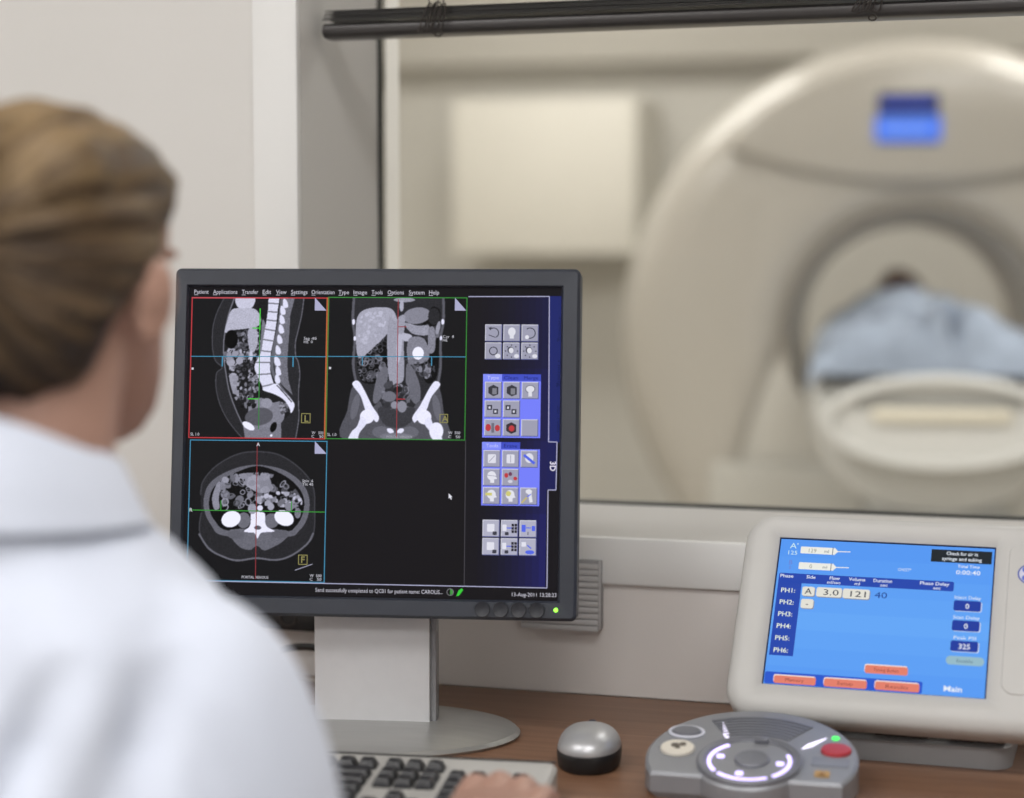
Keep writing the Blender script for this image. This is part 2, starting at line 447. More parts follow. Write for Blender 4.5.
f.ell(79.5, -147.5, 3.6, 3.6, (120, 120, 124), 2).ell(79.5, -147.5, 2.9, 2.9, BLK, 3).poly([(79.5, -150.4), (82.2, -149), (82.4, -147), (81.4, -145), (79.5, -144.6)], (70, 150, 70), 4)
ui('status_icon', f); f = Flat()
f.poly([(85.5, -151.5), (88.5, -150.8), (92.5, -145), (91, -143.6), (88, -145.5)], (60, 205, 60), 2)
ui('status_icon', f)
f = Flat()
f.poly([(76.5, -50), (76.5, -55.2), (77.8, -54.1), (78.8, -56.2), (79.7, -55.8), (78.8, -53.7), (80.4, -53.6)], (225, 225, 235), 6)
ui('cursor', f)

# ---- CT pictures: painted into a fine grid of coloured facets
class Paint:
    """canvas in photograph-like pixel units, S samples per unit"""
    def __init__(s, x0, y0, x1, y1, S=2.4, bg=26):
        s.w = int((x1 - x0) * S); s.h = int((y1 - y0) * S)
        s.X, s.Y = np.meshgrid(x0 + (np.arange(s.w) + .5) / S, y0 + (np.arange(s.h) + .5) / S)
        s.a = np.full((s.h, s.w), float(bg)); s.rng = np.random.default_rng(5)
    def crop(s, ox, oy, k): s.T = (ox, oy, k)
    def t(s, p): return (s.T[0] + p[0] / s.T[2], s.T[1] + p[1] / s.T[2])
    def smooth(s, P, n=5, closed=True):
        P = np.array([s.t(p) for p in P]); m = len(P); out = []
        for i in range(m if closed else m - 1):
            if closed: a, b, c, d = P[i - 1], P[i], P[(i + 1) % m], P[(i + 2) % m]
            else: a, b, c, d = P[max(i - 1, 0)], P[i], P[i + 1], P[min(i + 2, m - 1)]
            for q in range(n):
                t = q / n; out.append(.5 * (2 * b + (c - a) * t + (2 * a - 5 * b + 4 * c - d) * t * t + (3 * b - a - 3 * c + d) * t ** 3))
        if not closed: out.append(P[-1])
        return np.array(out)
    def mask(s, P):
        x0, y0 = P.min(0); x1, y1 = P.max(0)
        m = np.zeros(s.a.shape, bool)
        js = np.where((s.X[0] >= x0) & (s.X[0] <= x1))[0]; is_ = np.where((s.Y[:, 0] >= y0) & (s.Y[:, 0] <= y1))[0]
        if not len(js) or not len(is_): return m
        X = s.X[is_[0]:is_[-1] + 1, js[0]:js[-1] + 1]; Y = s.Y[is_[0]:is_[-1] + 1, js[0]:js[-1] + 1]
        r = np.zeros(X.shape, bool); n = len(P)
        for i in range(n):
            ax, ay = P[i]; bx, by = P[(i + 1) % n]
            if ay == by: continue
            r ^= ((ay > Y) != (by > Y)) & (X < (bx - ax) * (Y - ay) / (by - ay) + ax)
        m[is_[0]:is_[-1] + 1, js[0]:js[-1] + 1] = r
        return m
    def fill(s, P, v, tex=0, sharp=False):
        Q = np.array([s.t(p) for p in P]) if sharp else s.smooth(P)
        m = s.mask(Q); s.a[m] = v + (s.rng.normal(0, tex, m.sum()) if tex else 0); return s
    def ell(s, cx, cy, rx, ry, v, rot=0, ring=0, tex=0):
        cx, cy = s.t((cx, cy)); rx /= s.T[2]; ry /= s.T[2]; c, q = math.cos(rot), math.sin(rot)
        dx = s.X - cx; dy = s.Y - cy
        d = np.sqrt(((dx * c + dy * q) / rx) ** 2 + ((-dx * q + dy * c) / ry) ** 2)
        m = d < 1
        if ring: m &= d > 1 - ring
        s.a[m] = v + (s.rng.normal(0, tex, m.sum()) if tex else 0); return s
    def line(s, P, wd, v, raw=False):
        Q = s.smooth(P, 6, False); wd /= s.T[2]
        m = np.zeros(s.a.shape, bool)
        for a, b in zip(Q, Q[1:]):
            d = b - a; L2 = d @ d + 1e-9
            x0, x1 = min(a[0], b[0]) - wd, max(a[0], b[0]) + wd; y0, y1 = min(a[1], b[1]) - wd, max(a[1], b[1]) + wd
            k = (s.X > x0) & (s.X < x1) & (s.Y > y0) & (s.Y < y1)
            u = np.clip(((s.X[k] - a[0]) * d[0] + (s.Y[k] - a[1]) * d[1]) / L2, 0, 1)
            r = np.hypot(s.X[k] - a[0] - u * d[0], s.Y[k] - a[1] - u * d[1]) < wd / 2
            mm = m[k]; mm |= r; m[k] = mm
        s.a[m] = v; return s
    def blobs(s, P, n, r, v, ring=0.0):
        m0 = s.mask(s.smooth(P)); ys, xs = np.where(m0)
        for _ in range(n):
            k = s.rng.integers(len(ys)); cx, cy = s.X[0, xs[k]], s.Y[ys[k], 0]
            rx, ry = s.rng.uniform(r[0], r[1], 2) / s.T[2]; ro = s.rng.uniform(0, PI)
            c, q = math.cos(ro), math.sin(ro); dx = s.X - cx; dy = s.Y - cy
            d = np.sqrt(((dx * c + dy * q) / rx) ** 2 + ((-dx * q + dy * c) / ry) ** 2)
            mm = (d < 1) & m0
            if ring and s.rng.random() < ring: mm &= d > 0.62
            s.a[mm] = s.rng.uniform(*v)
        return s
    def object(s, name, parent, quad, soft=1):
        a = s.a
        for _ in range(soft):
            p = np.pad(a, 1, mode='edge'); a = (p[1:-1, 1:-1] * 4 + p[:-2, 1:-1] * 2 + p[2:, 1:-1] * 2 + p[1:-1, :-2] * 2 + p[1:-1, 2:] * 2 + p[:-2, :-2] + p[:-2, 2:] + p[2:, :-2] + p[2:, 2:]) / 16
        a = a + s.rng.normal(0, 5, a.shape) * (a > 30); a = np.clip(22 + (a - 26) * 1.1, 0, 252); h, w_ = a.shape
        x0, z0, x1, z1 = [q / 1000 for q in quad]
        xs = np.linspace(x0, x1, w_); zs = np.linspace(z1, z0, h)
        V = np.zeros((h, w_, 3), np.float32); V[..., 0] = xs[None]; V[..., 1] = -0.00012; V[..., 2] = zs[:, None]
        i = np.arange(h * w_).reshape(h, w_)
        Fq = np.stack([i[1:, :-1], i[1:, 1:], i[:-1, 1:], i[:-1, :-1]], -1).reshape(-1, 4).astype(np.int32)
        me = bpy.data.meshes.new(name); me.vertices.add(h * w_); me.vertices.foreach_set('co', V.ravel())
        me.loops.add(Fq.size); me.loops.foreach_set('vertex_index', Fq.ravel())
        me.polygons.add(len(Fq)); me.polygons.foreach_set('loop_start', np.arange(0, Fq.size, 4, dtype=np.int32))
        me.update(calc_edges=True)
        c = np.stack([a * .96, a * .96, np.minimum(a * 1.06, 255), np.full_like(a, 255)], -1) / 255
        l = np.where(c <= .04045, c / 12.92, ((c + .055) / 1.055) ** 2.4); l[..., 3] = 1
        at = me.color_attributes.new('Col', 'FLOAT_COLOR', 'POINT'); at.data.foreach_set('color', l.astype(np.float32).ravel())
        return link(name, me, DISPLAY, parent, None)

# side view
p = Paint(191, 298, 326.3, 438.5)
up = lambda L: [(x, y) for x, y in L]
dn = lambda L: [(x, y + 546) for x, y in L]     # lower half, continuing the same drawing below
p.crop(180, 280, 6.827)
ant = up([(300, 115), (250, 220), (222, 330), (222, 460), (245, 555)]) + dn([(292, 55), (255, 95), (253, 190), (280, 300), (330, 400), (390, 480), (450, 545)])
post = up([(838, 115), (826, 230), (802, 350), (786, 430), (790, 520)]) + dn([(806, 10), (820, 90), (815, 200), (816, 300), (820, 400), (800, 545)])
p.fill(ant + post[::-1], 42, 3, True)
p.line(ant, 6, 82).line(post, 7, 104)
cav = up([(368, 115), (330, 230), (308, 340), (298, 450), (305, 560)]) + dn([(318, 90), (345, 220), (395, 350), (440, 440), (520, 545), (700, 545), (705, 420), (770, 360), (700, 200), (640, 60)]) + up([(640, 500), (700, 115)])
p.fill(cav, 30, 5, True)
p.line(up([(368, 115), (330, 230), (308, 340), (298, 450), (305, 560)]) + dn([(318, 90), (345, 220), (395, 350), (440, 440)]), 9, 112)
p.fill(up([(700, 115), (778, 115), (748, 240), (742, 380), (735, 520)]) + dn([(735, 40), (745, 140), (775, 240), (700, 170), (650, 60)]) + up([(640, 500), (665, 300)]), 112, 14, True)
p.fill(up([(378, 115), (500, 115), (492, 185), (440, 200), (385, 185)]), 196, 8)
p.fill(up([(350, 205), (430, 196), (505, 200), (545, 250), (545, 300), (510, 325), (430, 338), (370, 345), (306, 364), (318, 290)]), 178, 12)
p.blobs(up([(300, 480), (440, 350), (545, 340), (545, 560)]) + dn([(540, 230), (400, 270), (340, 120)]), 210, (5, 17), (60, 175), 0.45)
p.blobs(up([(390, 350), (460, 350), (480, 480), (400, 470)]), 30, (6, 16), (20, 150))
p.blobs(up([(330, 495), (430, 500), (430, 570), (330, 585)]), 9, (16, 28), (140, 165))
p.blobs(dn([(340, 110), (400, 110), (410, 270), (380, 260)]), 22, (12, 22), (140, 165))
p.ell(350, 408, 44, 64, 8)
p.fill(up([(462, 350), (500, 335), (525, 355), (528, 440), (505, 495), (475, 480)]), 168, 12).ell(487, 520, 12, 36, 190)
p.fill(up([(560, 270), (590, 350), (580, 480), (540, 560), (550, 400)]), 120, 8)
# spine
vl = up([(604, 115), (595, 200), (585, 290), (568, 400), (552, 500)]) + dn([(512, 40), (528, 100), (565, 175), (580, 205)])
vr = up([(668, 115), (662, 200), (655, 290), (640, 400), (622, 500)]) + dn([(617, 40), (625, 100), (650, 170), (665, 165)])
p.fill(vl + vr[::-1], 214, 6)
for a, b in zip(up([(600, 160), (598, 218), (588, 275), (578, 338), (565, 408), (552, 485)]) + dn([(520, 18), (535, 102), (572, 182)]), up([(664, 165), (660, 222), (652, 282), (642, 348), (632, 418), (620, 492)]) + dn([(615, 20), (622, 96), (645, 165)])): p.line([a, b], 9, 118)
p.line(up([(690, 115), (672, 300), (640, 480)]) + dn([(632, 60), (680, 170), (760, 270)]), 22, 100)
for (x, y) in up([(710, 160), (694, 208), (690, 270), (686, 335), (677, 405), (668, 478), (660, 550)]) + dn([(668, 12), (672, 75), (668, 130)]):
    p.fill([(x - 10, y - 30), (x + 12, y - 16), (x + 22, y + 24), (x - 4, y + 32), (x - 16, y + 8)], 218)
p.fill(dn([(572, 208), (600, 190), (640, 166), (672, 165), (700, 200), (760, 262), (788, 300), (782, 340), (765, 362), (755, 330), (715, 272), (650, 235)]), 222, 6)
p.line(dn([(668, 175), (715, 225), (768, 285)]), 7, 60)
# pelvis
p.fill(dn([(440, 430), (560, 420), (700, 400), (705, 545), (460, 545)]), 122, 8, True)
p.fill(dn([(480, 290), (560, 260), (640, 290), (700, 290), (720, 400), (640, 460), (500, 420)]), 128, 8)
p.blobs(dn([(690, 285), (740, 300), (745, 360), (700, 370)]), 30, (6, 14), (30, 150))
p.ell(600, 296 + 546, 38, 34, 146, tex=6).ell(550, 388 + 546, 96, 60, 88, -0.15, tex=5).ell(650, 458 + 546, 20, 36, 10, 0.35)
p.ell(480, 452 + 546, 46, 22, 236, 0.55).ell(636, 515 + 546, 8, 8, 240)
p.blobs(dn([(430, 275), (520, 275), (520, 330), (430, 330)]), 16, (8, 24), (15, 140))
p.object('scan_image', scrn, (-188.6, 3, -50, 144.6))['label'] = 'side-view scan with bright spine'

# front view
p = Paint(328.2, 298, 465.7, 440); p.crop(320, 260, 3.793)
body = [(128, 135), (124, 230), (136, 300), (128, 380), (140, 465), (112, 560), (106, 690), (474, 690), (474, 580), (452, 465), (462, 380), (455, 300), (468, 230), (464, 135)]
p.fill(body, 46, 3, True)
p.line([(128, 140), (125, 230), (134, 300), (130, 400), (142, 465)], 10, 92).line([(464, 140), (466, 230), (456, 300), (458, 400), (450, 465)], 10, 92)
p.ell(128, 237, 6, 11, 225).ell(134, 300, 5, 9, 225).ell(463, 235, 6, 11, 225).ell(458, 297, 5, 9, 225)
p.fill([(150, 300), (240, 300), (258, 330), (255, 450), (160, 460)], 16, 4).blobs([(150, 300), (250, 300), (258, 330), (250, 440), (160, 455)], 70, (6, 16), (50, 130), 0.9)
p.fill([(385, 250), (445, 250), (445, 440), (395, 450)], 18, 4).blobs([(385, 250), (445, 250), (445, 300), (395, 300)], 20, (8, 18), (40, 110), 0.6)
p.fill([(420, 180), (452, 190), (450, 235), (415, 240)], 22)
p.fill([(140, 225), (165, 192), (220, 180), (272, 188), (292, 235), (262, 275), (215, 325), (152, 374), (138, 300)], 164, 10)
p.blobs([(150, 220), (220, 195), (270, 220), (160, 340)], 45, (3, 9), (172, 188))
p.ell(318, 152, 40, 9, 150, tex=14).ell(308, 175, 8, 22, 170)
p.ell(366, 212, 52, 31, 132, -0.15, tex=6).ell(430, 215, 22, 32, 44)
p.fill([(262, 220), (285, 235), (300, 215), (322, 215), (318, 300), (322, 440), (305, 470), (268, 462), (256, 330)], 152, 10)
p.fill([(296, 290), (312, 292), (306, 380), (292, 380)], 178).fill([(312, 280), (345, 285), (350, 305), (318, 308)], 178)
p.fill([(320, 240), (370, 250), (410, 250), (408, 285), (350, 280)], 150, 14).fill([(338, 300), (395, 300), (415, 370), (380, 395), (335, 380)], 128, 10)
p.fill([(410, 265), (432, 260), (436, 340), (412, 350)], 132, 14).fill([(395, 405), (420, 395), (420, 440), (400, 450)], 130, 14)
p.blobs([(320, 380), (420, 380), (430, 445), (340, 430)], 26, (5, 14), (30, 150), 0.3)
p.ell(446, 258, 8, 26, 150, 0.2)
p.ell(373, 355, 21, 24, 250)
p.fill([(250, 405), (262, 430), (250, 500), (222, 545), (206, 530), (222, 440)], 106, 6).fill([(330, 400), (352, 408), (380, 470), (384, 530), (362, 545), (332, 490)], 106, 6)
p.fill([(132, 480), (180, 520), (205, 560), (235, 540), (260, 600), (330, 600), (370, 545), (395, 530), (450, 480), (472, 580), (472, 690), (108, 690), (112, 570)], 84, 6)
p.fill([(232, 560), (360, 560), (345, 620), (295, 640), (245, 620)], 62, 4).ell(298, 590, 66, 44, 60, tex=4)
p.blobs([(250, 470), (330, 470), (340, 560), (250, 560)], 40, (6, 20), (25, 140), 0.3)
p.ell(288, 552, 14, 14, 140).ell(316, 558, 18, 22, 136).ell(268, 520, 26, 20, 112)
for s_ in (1, -1):
    q = lambda L: [(x if s_ == 1 else 586 - x, y) for x, y in L]
    p.fill(q([(128, 476), (142, 460), (158, 470), (182, 512), (204, 556), (230, 596), (222, 618), (204, 600), (180, 575), (160, 520)]), 226, 8)
    p.ell(q([(186, 597)])[0][0], 597, 27, 27, 232, tex=6)
    p.fill(q([(165, 596), (185, 620), (158, 660), (150, 690), (116, 690), (128, 655), (148, 635)]), 222, 8)
    p.ell(q([(140, 560)])[0][0], 560, 14, 50, 104, 0.2 * s_)
    p.ell(q([(240, 650)])[0][0], 655, 34, 22, 104).ell(q([(274, 650)])[0][0], 650, 14, 9, 226, 0.5 * s_)
p.ell(446, 650, 26, 34, 230, tex=8)
p.ell(295, 672, 60, 14, 120, tex=8)
p.object('scan_image', scrn, (-48.6, 3.6, 91.4, 145))['label'] = 'front-view scan with liver and hip bones'

# cross-section
p = Paint(188.5, 441.5, 325.5, 581); p.crop(160, 430, 3.8)
out = [(152, 250), (160, 200), (210, 140), (290, 96), (370, 86), (450, 98), (530, 150), (578, 215), (586, 300), (584, 390), (560, 430), (500, 475), (440, 492), (370, 486), (300, 496), (230, 478), (170, 430), (150, 380), (156, 320)]
p.fill(out, 42, 3); p.line(out, 5, 66)
p.line([(150, 400), (190, 455), (250, 485), (300, 496), (370, 486), (440, 492), (500, 475), (560, 430), (582, 390)], 7, 104)
p.fill([(165, 300), (172, 230), (210, 185), (280, 150), (345, 136), (400, 138), (470, 155), (535, 200), (565, 260), (560, 330), (530, 380), (480, 405), (250, 405), (195, 365)], 102, 8)
p.fill([(186, 300), (192, 240), (225, 200), (285, 165), (370, 140), (460, 170), (520, 215), (545, 265), (540, 320), (515, 365), (470, 385), (265, 385), (210, 350)], 16, 4)
p.fill([(215, 205), (232, 210), (222, 260), (225, 300), (205, 305), (196, 260)], 138, 8)
p.blobs([(230, 190), (310, 165), (400, 165), (470, 190), (530, 250), (530, 330), (500, 300), (400, 280), (310, 300), (240, 300)], 80, (7, 18), (75, 150), 0.6)
p.blobs([(300, 170), (400, 170), (420, 230), (370, 240), (300, 195)], 24, (10, 24), (130, 168))
p.blobs([(370, 240), (510, 240), (530, 290), (380, 285)], 34, (5, 14), (110, 200))
p.fill([(270, 380), (480, 380), (470, 420), (420, 450), (395, 456), (370, 440), (345, 456), (310, 448), (280, 420)], 104, 10)
p.ell(290, 400, 32, 16, 96).ell(455, 395, 32, 16, 96)
p.ell(318, 345, 26, 30, 108, tex=6).ell(424, 345, 28, 28, 108, tex=6)
p.fill([(346, 318), (372, 312), (398, 318), (400, 350), (408, 368), (436, 384), (405, 388), (384, 392), (372, 412), (360, 392), (338, 390), (320, 386), (340, 368), (345, 345)], 232, 8).ell(372, 372, 13, 8, 90)
p.ell(270, 341, 37, 30, 246, -0.35).ell(471, 334, 38, 28, 246, 0.4)
p.ell(350, 302, 17, 19, 150, tex=6).ell(379, 298, 11, 11, 215).ell(420, 292, 13, 14, 160).ell(490, 292, 16, 16, 130).ell(522, 315, 12, 20, 120, tex=20)
p.object('scan_image', scrn, (-186.6, -140, -47.4, 0.4))['label'] = 'cross-section scan with two bright kidneys'

# panel borders, cross-hairs, corner folds, captions
RED = (182, 58, 64); GRN = (56, 138, 58); CYN = (70, 142, 178); ORG = (190, 98, 56)
WHT = (205, 205, 215); YEL = (142, 137, 86); FOLD = (172, 172, 204)
f = Flat()
f.frame(-189.2, 2.4, -49.2, 145.2, 1.1, RED, 2).rect(-50.5, 2.4, -49.2, 145.2, ORG, 3).rect(-189.2, 143.9, -90, 145.0, (196, 80, 90), 3)
f.poly([(-62.5, 145), (-50.5, 132), (-62.5, 132)], FOLD, 3)
f.line((-188.6, 85), (-50, 85.5), 0.8, CYN, 3).line((-156, 85), (-156, 75), 1.2, CYN, 3).line((-83.5, 85), (-83.5, 75), 1.2, CYN, 3)
f.line((-118.6, 134), (-117.2, 12), 0.8, GRN, 3).line((-118.4, 134), (-118.2, 112), 1.3, (70, 200, 60), 3).line((-126, 114), (-118, 114), 1.0, (70, 200, 60), 3).line((-129, 42.5), (-118, 42.5), 1.0, (70, 200, 60), 3)
f.text('L', -70.6, 20, 9, YEL, 3, bold=0.02).frame(-74, 18.5, -64.5, 28.5, 0.8, YEL, 3)
f.text('SL 1.0', -187, 5, 4.2, WHT, 3, fit=9).text('W   500', -63, 7.6, 4, WHT, 3, fit=12).text('C    50', -63, 4, 4, WHT, 3, fit=12)
f.text('Sag -85', -73, 102.5, 4, WHT, 3, fit=13).text('HE  0', -73, 99, 4, WHT, 3, fit=9).rect(-187.6, 71.5, -185.4, 73.6, WHT, 3)
ui('panel_overlay', f)['label'] = 'red border and cross-hair of the side-view panel'
f = Flat()
f.frame(-49, 2.8, 92, 145.8, 0.9, GRN, 2).rect(-49, 2.8, -47.9, 145.8, (90, 130, 60), 3)
f.poly([(79.5, 145.4), (91, 132.5), (79.5, 132.5)], FOLD, 3)
f.line((-48, 85.8), (91.4, 86.2), 0.8, CYN, 3).line((-13, 86), (-13, 77), 0.8, CYN, 3).line((57, 86), (57, 77), 1.0, CYN, 3)
f.line((22.2, 144), (23, 5), 0.8, (150, 60, 66), 3).line((22, 116), (31, 116), 0.8, (150, 60, 66), 3).line((22, 43.5), (31, 43.5), 0.9, (170, 50, 60), 3)
f.text('A', 68.4, 21.5, 8.5, YEL, 3, bold=0.02).frame(66, 20, 74.5, 29, 0.8, YEL, 3)
f.text('SL 1.0', -47, 6, 4.2, WHT, 3, fit=9).text('W  500', 75, 9, 4, WHT, 3, fit=12).text('C   50', 75, 5, 4, WHT, 3, fit=12).text('Cor  8', 68, 105, 4, WHT, 3, fit=11).text('HE', 68, 101.5, 4, WHT, 3)
f.rect(-46.8, 73, -44.6, 75.2, WHT, 3).text('PORTAL VENOUS', 13, 4.6, 3.4, (170, 170, 180), 3, fit=26)
ui('panel_overlay', f)['label'] = 'green border and cross-hair of the front-view panel'
f = Flat()
f.frame(-187.4, -140.6, -46.8, 0.9, 0.9, CYN, 2)
f.poly([(-59.5, 0.5), (-47.4, -12), (-59.5, -12)], FOLD, 3)
f.line((-186.6, -70), (-47.4, -70.2), 0.9, (60, 150, 60), 3).line((-154, -70), (-154, -60), 0.9, (60, 150, 60), 3).line((-82, -70), (-82, -60), 0.9, (60, 150, 60), 3)
f.line((-118.3, -2), (-117, -138), 0.8, (136, 52, 58), 3)
f.text('A', -119, -5, 5, WHT, 4, bold=0.02).text('R', -186, -71.5, 5, WHT, 4, bold=0.02)
f.text('F', -71, -121, 9, YEL, 3, bold=0.02).frame(-74, -123, -64.5, -113, 0.8, YEL, 3).line((-77, -128.6), (-59.5, -122.2), 0.9, (150, 150, 170), 3)
f.text('PORTAL VENOUS', -131, -137.6, 4, WHT, 3, fit=27).text('W  500', -62, -135, 4, WHT, 3, fit=12).text('C   50', -62, -138.6, 4, WHT, 3, fit=12)
f.text('Spin  6', -71.5, -40.5, 4, WHT, 3, fit=11).text('Tilt 40', -71.5, -44, 4, WHT, 3, fit=11)
ui('panel_overlay', f)['label'] = 'blue border and cross-hair of the cross-section panel'

# tool icons
LB = (118, 128, 250); BTN = (158, 158, 178); PALE = (208, 208, 222); DK = (62, 62, 74); BLU = (84, 104, 230); RD = (190, 60, 66)
def icon(x, z, kind, s=16.2, bg=BTN):
    f = Flat()
    f.rect(x, z - s, x + s, z, (96, 100, 150), 3); f.rect(x, z - s + .8, x + s - .8, z, PALE, 4); f.rect(x + .8, z - s + .8, x + s - .8, z - .8, bg, 5)
    cx, cz = x + s / 2, z - s / 2
    def arc(r, a0, a1, c=DK, wd=1.0): f.path([(cx + r * math.cos(rad(a0 + (a1 - a0) * k / 10)), cz + r * math.sin(rad(a0 + (a1 - a0) * k / 10))) for k in range(11)], wd, c, 6)
    if kind == 'swing': arc(5, -60, 130); f.path([(cx - 5, cz - 2), (cx + 2, cz - 4.5)], .8, DK, 6); f.poly([(cx - 5.5, cz + 5), (cx - 2, cz + 6.2), (cx - 3, cz + 2.4)], DK, 7)
    elif kind == 'hand': f.ell(cx, cz + 1.2, 3.8, 4.4, (222, 222, 232), 6).rect(cx - 2, cz - 5.5, cx + 2, cz - 1, (222, 222, 232), 6)
    elif kind == 'turn': arc(5.2, -100, 130); f.ell(cx - 3, cz - 4, 2, 2, (225, 225, 235), 6)
    elif kind == 'lens': arc(4, 0, 360); f.ell(cx + 4.5, cz - 5, 2.8, 2.2, (220, 220, 230), 7)
    elif kind == 'ball':
        f.ell(cx - 1, cz + 1, 3.2, 3.4, (70, 70, 84), 6).ell(cx - .4, cz + .6, 2.4, 2.8, (222, 222, 232), 7).ell(cx + 5, cz - 5, 2.6, 2, (220, 220, 230), 7)
        for a in range(8): f.ell(cx + 6 * math.cos(a * PI / 4), cz + 6 * math.sin(a * PI / 4), .7, .7, DK, 6)
    elif kind == 'cube': f.poly([(cx - 5, cz + 3), (cx, cz + 5.5), (cx + 5, cz + 3), (cx + 5, cz - 4), (cx, cz - 6), (cx - 5, cz - 3)], (58, 58, 66), 6).rect(cx - 1, cz - 4, cx + 3.4, cz + 2, (128, 128, 138), 7)
    elif kind == 'cubes': f.rect(cx - 6, cz - 1, cx - 1, cz + 4, DK, 6).rect(cx, cz - 5, cx + 5, cz, DK, 6).rect(cx - 4.5, cz + .2, cx - 2.5, cz + 2.4, PALE, 7).rect(cx + 1.4, cz - 3.6, cx + 3.4, cz - 1.4, PALE, 7)
    elif kind == 'red2': f.ell(cx - 4.6, cz, 2.8, 3.6, RD, 6).ell(cx + 4.6, cz - .4, 2.6, 3.2, RD, 6).rect(cx - 1.4, cz - 5, cx + 1.4, cz + 4.6, (110, 110, 124), 7)
    elif kind == 'redcube': f.poly([(cx - 5, cz + 3), (cx, cz + 5.5), (cx + 5, cz + 3), (cx + 5, cz - 4), (cx, cz - 6), (cx - 5, cz - 3)], (58, 50, 56), 6).ell(cx + .4, cz - .6, 2.8, 3, RD, 7)
    elif kind == 'skull': f.ell(cx, cz + 1.4, 5, 4, (110, 110, 124), 6).ell(cx, cz + 1.4, 4.2, 3.3, (222, 222, 232), 7).rect(cx - 1.8, cz - 6, cx + 1.8, cz - 1, (222, 222, 232), 7)
    elif kind in ('sheet', 'sheet2'):
        f.rr(cx - 4, cz - 4.4, cx + 4, cz + 4.4, 1, (222, 222, 234), 6)
        f.line((cx - 2.8, cz - 3), (cx + 2.8, cz + 3), .7, BTN, 7) if kind == 'sheet' else f.line((cx, cz - 3.6), (cx, cz + 3.6), .7, BTN, 7)
    elif kind == 'headblue': f.ell(cx, cz + 1, 4.2, 4.8, (222, 222, 234), 6).line((cx - 5.4, cz + 4), (cx + 5.4, cz - 4.4), 2.6, BLU, 7)
    elif kind in ('head', 'heady', 'heady2'):
        f.ell(cx, cz + 1.4, 4.4, 4.6, (226, 226, 236), 6).rect(cx - 1.4, cz - 5.6, cx + 2.6, cz, (226, 226, 236), 6).poly([(cx + 4, cz + 1), (cx + 5.6, cz - 1.4), (cx + 3, cz - 2)], (226, 226, 236), 6)
        if kind == 'head': f.line((cx - 4.4, cz + 2), (cx + 4.4, cz + 1), .6, BTN, 7)
        if kind == 'heady': f.rect(cx - 6, cz + .2, cx + .6, cz + 3, (206, 200, 120), 7)
        if kind == 'heady2': f.ell(cx - 1.6, cz + 2.4, 2.6, 2.6, (206, 200, 120), 7)
    elif kind == 'reds': f.ell(cx - 4, cz + 2, 2, 2.4, RD, 6).ell(cx + 5, cz - 1, 2, 1.8, RD, 6).ell(cx, cz + 3.4, 1.8, 2, (110, 60, 90), 6).ell(cx, cz - 4, 2.4, 1.6, PALE, 6)
    elif kind == 'bone': f.line((cx + 2.4, cz - 6), (cx + 1, cz + 3), 3.2, (226, 226, 236), 6).ell(cx, cz + 4.6, 3.2, 2.4, (226, 226, 236), 6).line((cx - 7, cz - 6.6), (cx - 1.4, cz - .6), 1.3, (206, 190, 90), 7).line((cx - 2, cz - 1), (cx + 2, cz + 2), 1.0, BLU, 7)
    elif kind == 'save': f.rr(cx - 4, cz - 3.4, cx + 3.4, cz + 4.4, .8, (224, 224, 236), 6).rr(cx + 1.6, cz - 6.6, cx + 5.8, cz - 3, .8, DK, 7)
    elif kind == 'film': f.rr(x + 1.4, cz - 2.4, cx - 3, cz + 4, .6, (224, 224, 236), 6).line((cx - 3, cz + .6), (cx + 2, cz + .6), 1, BLU, 7).rr(cx - 4.6, cz - 6.6, cx - .8, cz - 3.4, .8, DK, 7)
    elif kind == 'swap': f.rr(cx - 6.4, cz - 3, cx - 2.4, cz + 4, .6, BLU, 6).rr(cx + 3.6, cz - 2, cx + 7, cz + 3, .6, BLU, 6).line((cx - 2, cz + 1), (cx + 3, cz + 1), .9, BLU, 7).line((cx, cz - 3), (cx, cz - 6), .9, DK, 7)
    elif kind == 'stack': f.rr(cx - 6.4, cz + .4, cx - 1.8, cz + 5, .6, (224, 224, 236), 6).ell(cx + 2, cz - 5, 4.6, 2, BLU, 6).line((cx - .6, cz + 2), (cx + 3.4, cz - 1.4), 1.2, BLU, 6)
    if kind == 'film':
        for a in range(2):
            for b in range(3): f.rect(cx + 2 + a * 3, cz + 2.2 - b * 3.2, cx + 4.4 + a * 3, cz + 4.8 - b * 3.2, (34, 30, 40), 7)
    o = ui('tool_icon', f); return o
for r, row in enumerate((('swing', 'hand', 'turn'), ('lens', 'ball', 'ball'))):
    for c, k in enumerate(row): icon(110.4 + c * 18.2, 118.8 - r * 18, k, 17)
f = Flat(); f.rect(109, 6, 166.8, 69.2, LB, 2).rect(109, 62.5, 166.8, 69.2, (66, 80, 196), 3).rect(109, 62.5, 128, 69.2, (132, 144, 250), 4)
f.text('Type', 113, 64, 5, (196, 200, 250), 5, fit=12).text('Clean', 130, 64, 5, (30, 34, 110), 5, fit=14).text('Merge', 150, 64, 5, (30, 34, 110), 5, fit=14)
ui('icon_panel', f)
for r, row in enumerate((('cube', 'cube', 'skull'), ('cubes', 'cubes', None), ('red2', 'redcube', 'blank'))):
    for c, k in enumerate(row):
        if k: icon(111 + c * 18.4, 61.6 - r * 18.6, k, 17)
f = Flat(); f.rect(109, -61.3, 166.8, -5.2, LB, 2).rect(109, -5.2, 147, 1.6, (66, 80, 196), 3).rect(109, -5.2, 128, 1.6, (132, 144, 250), 4)
f.text('Tools', 113, -3.6, 5, (196, 200, 250), 5, fit=12).text('Erase', 131, -3.6, 5, (30, 34, 110), 5, fit=13)
ui('icon_panel', f)
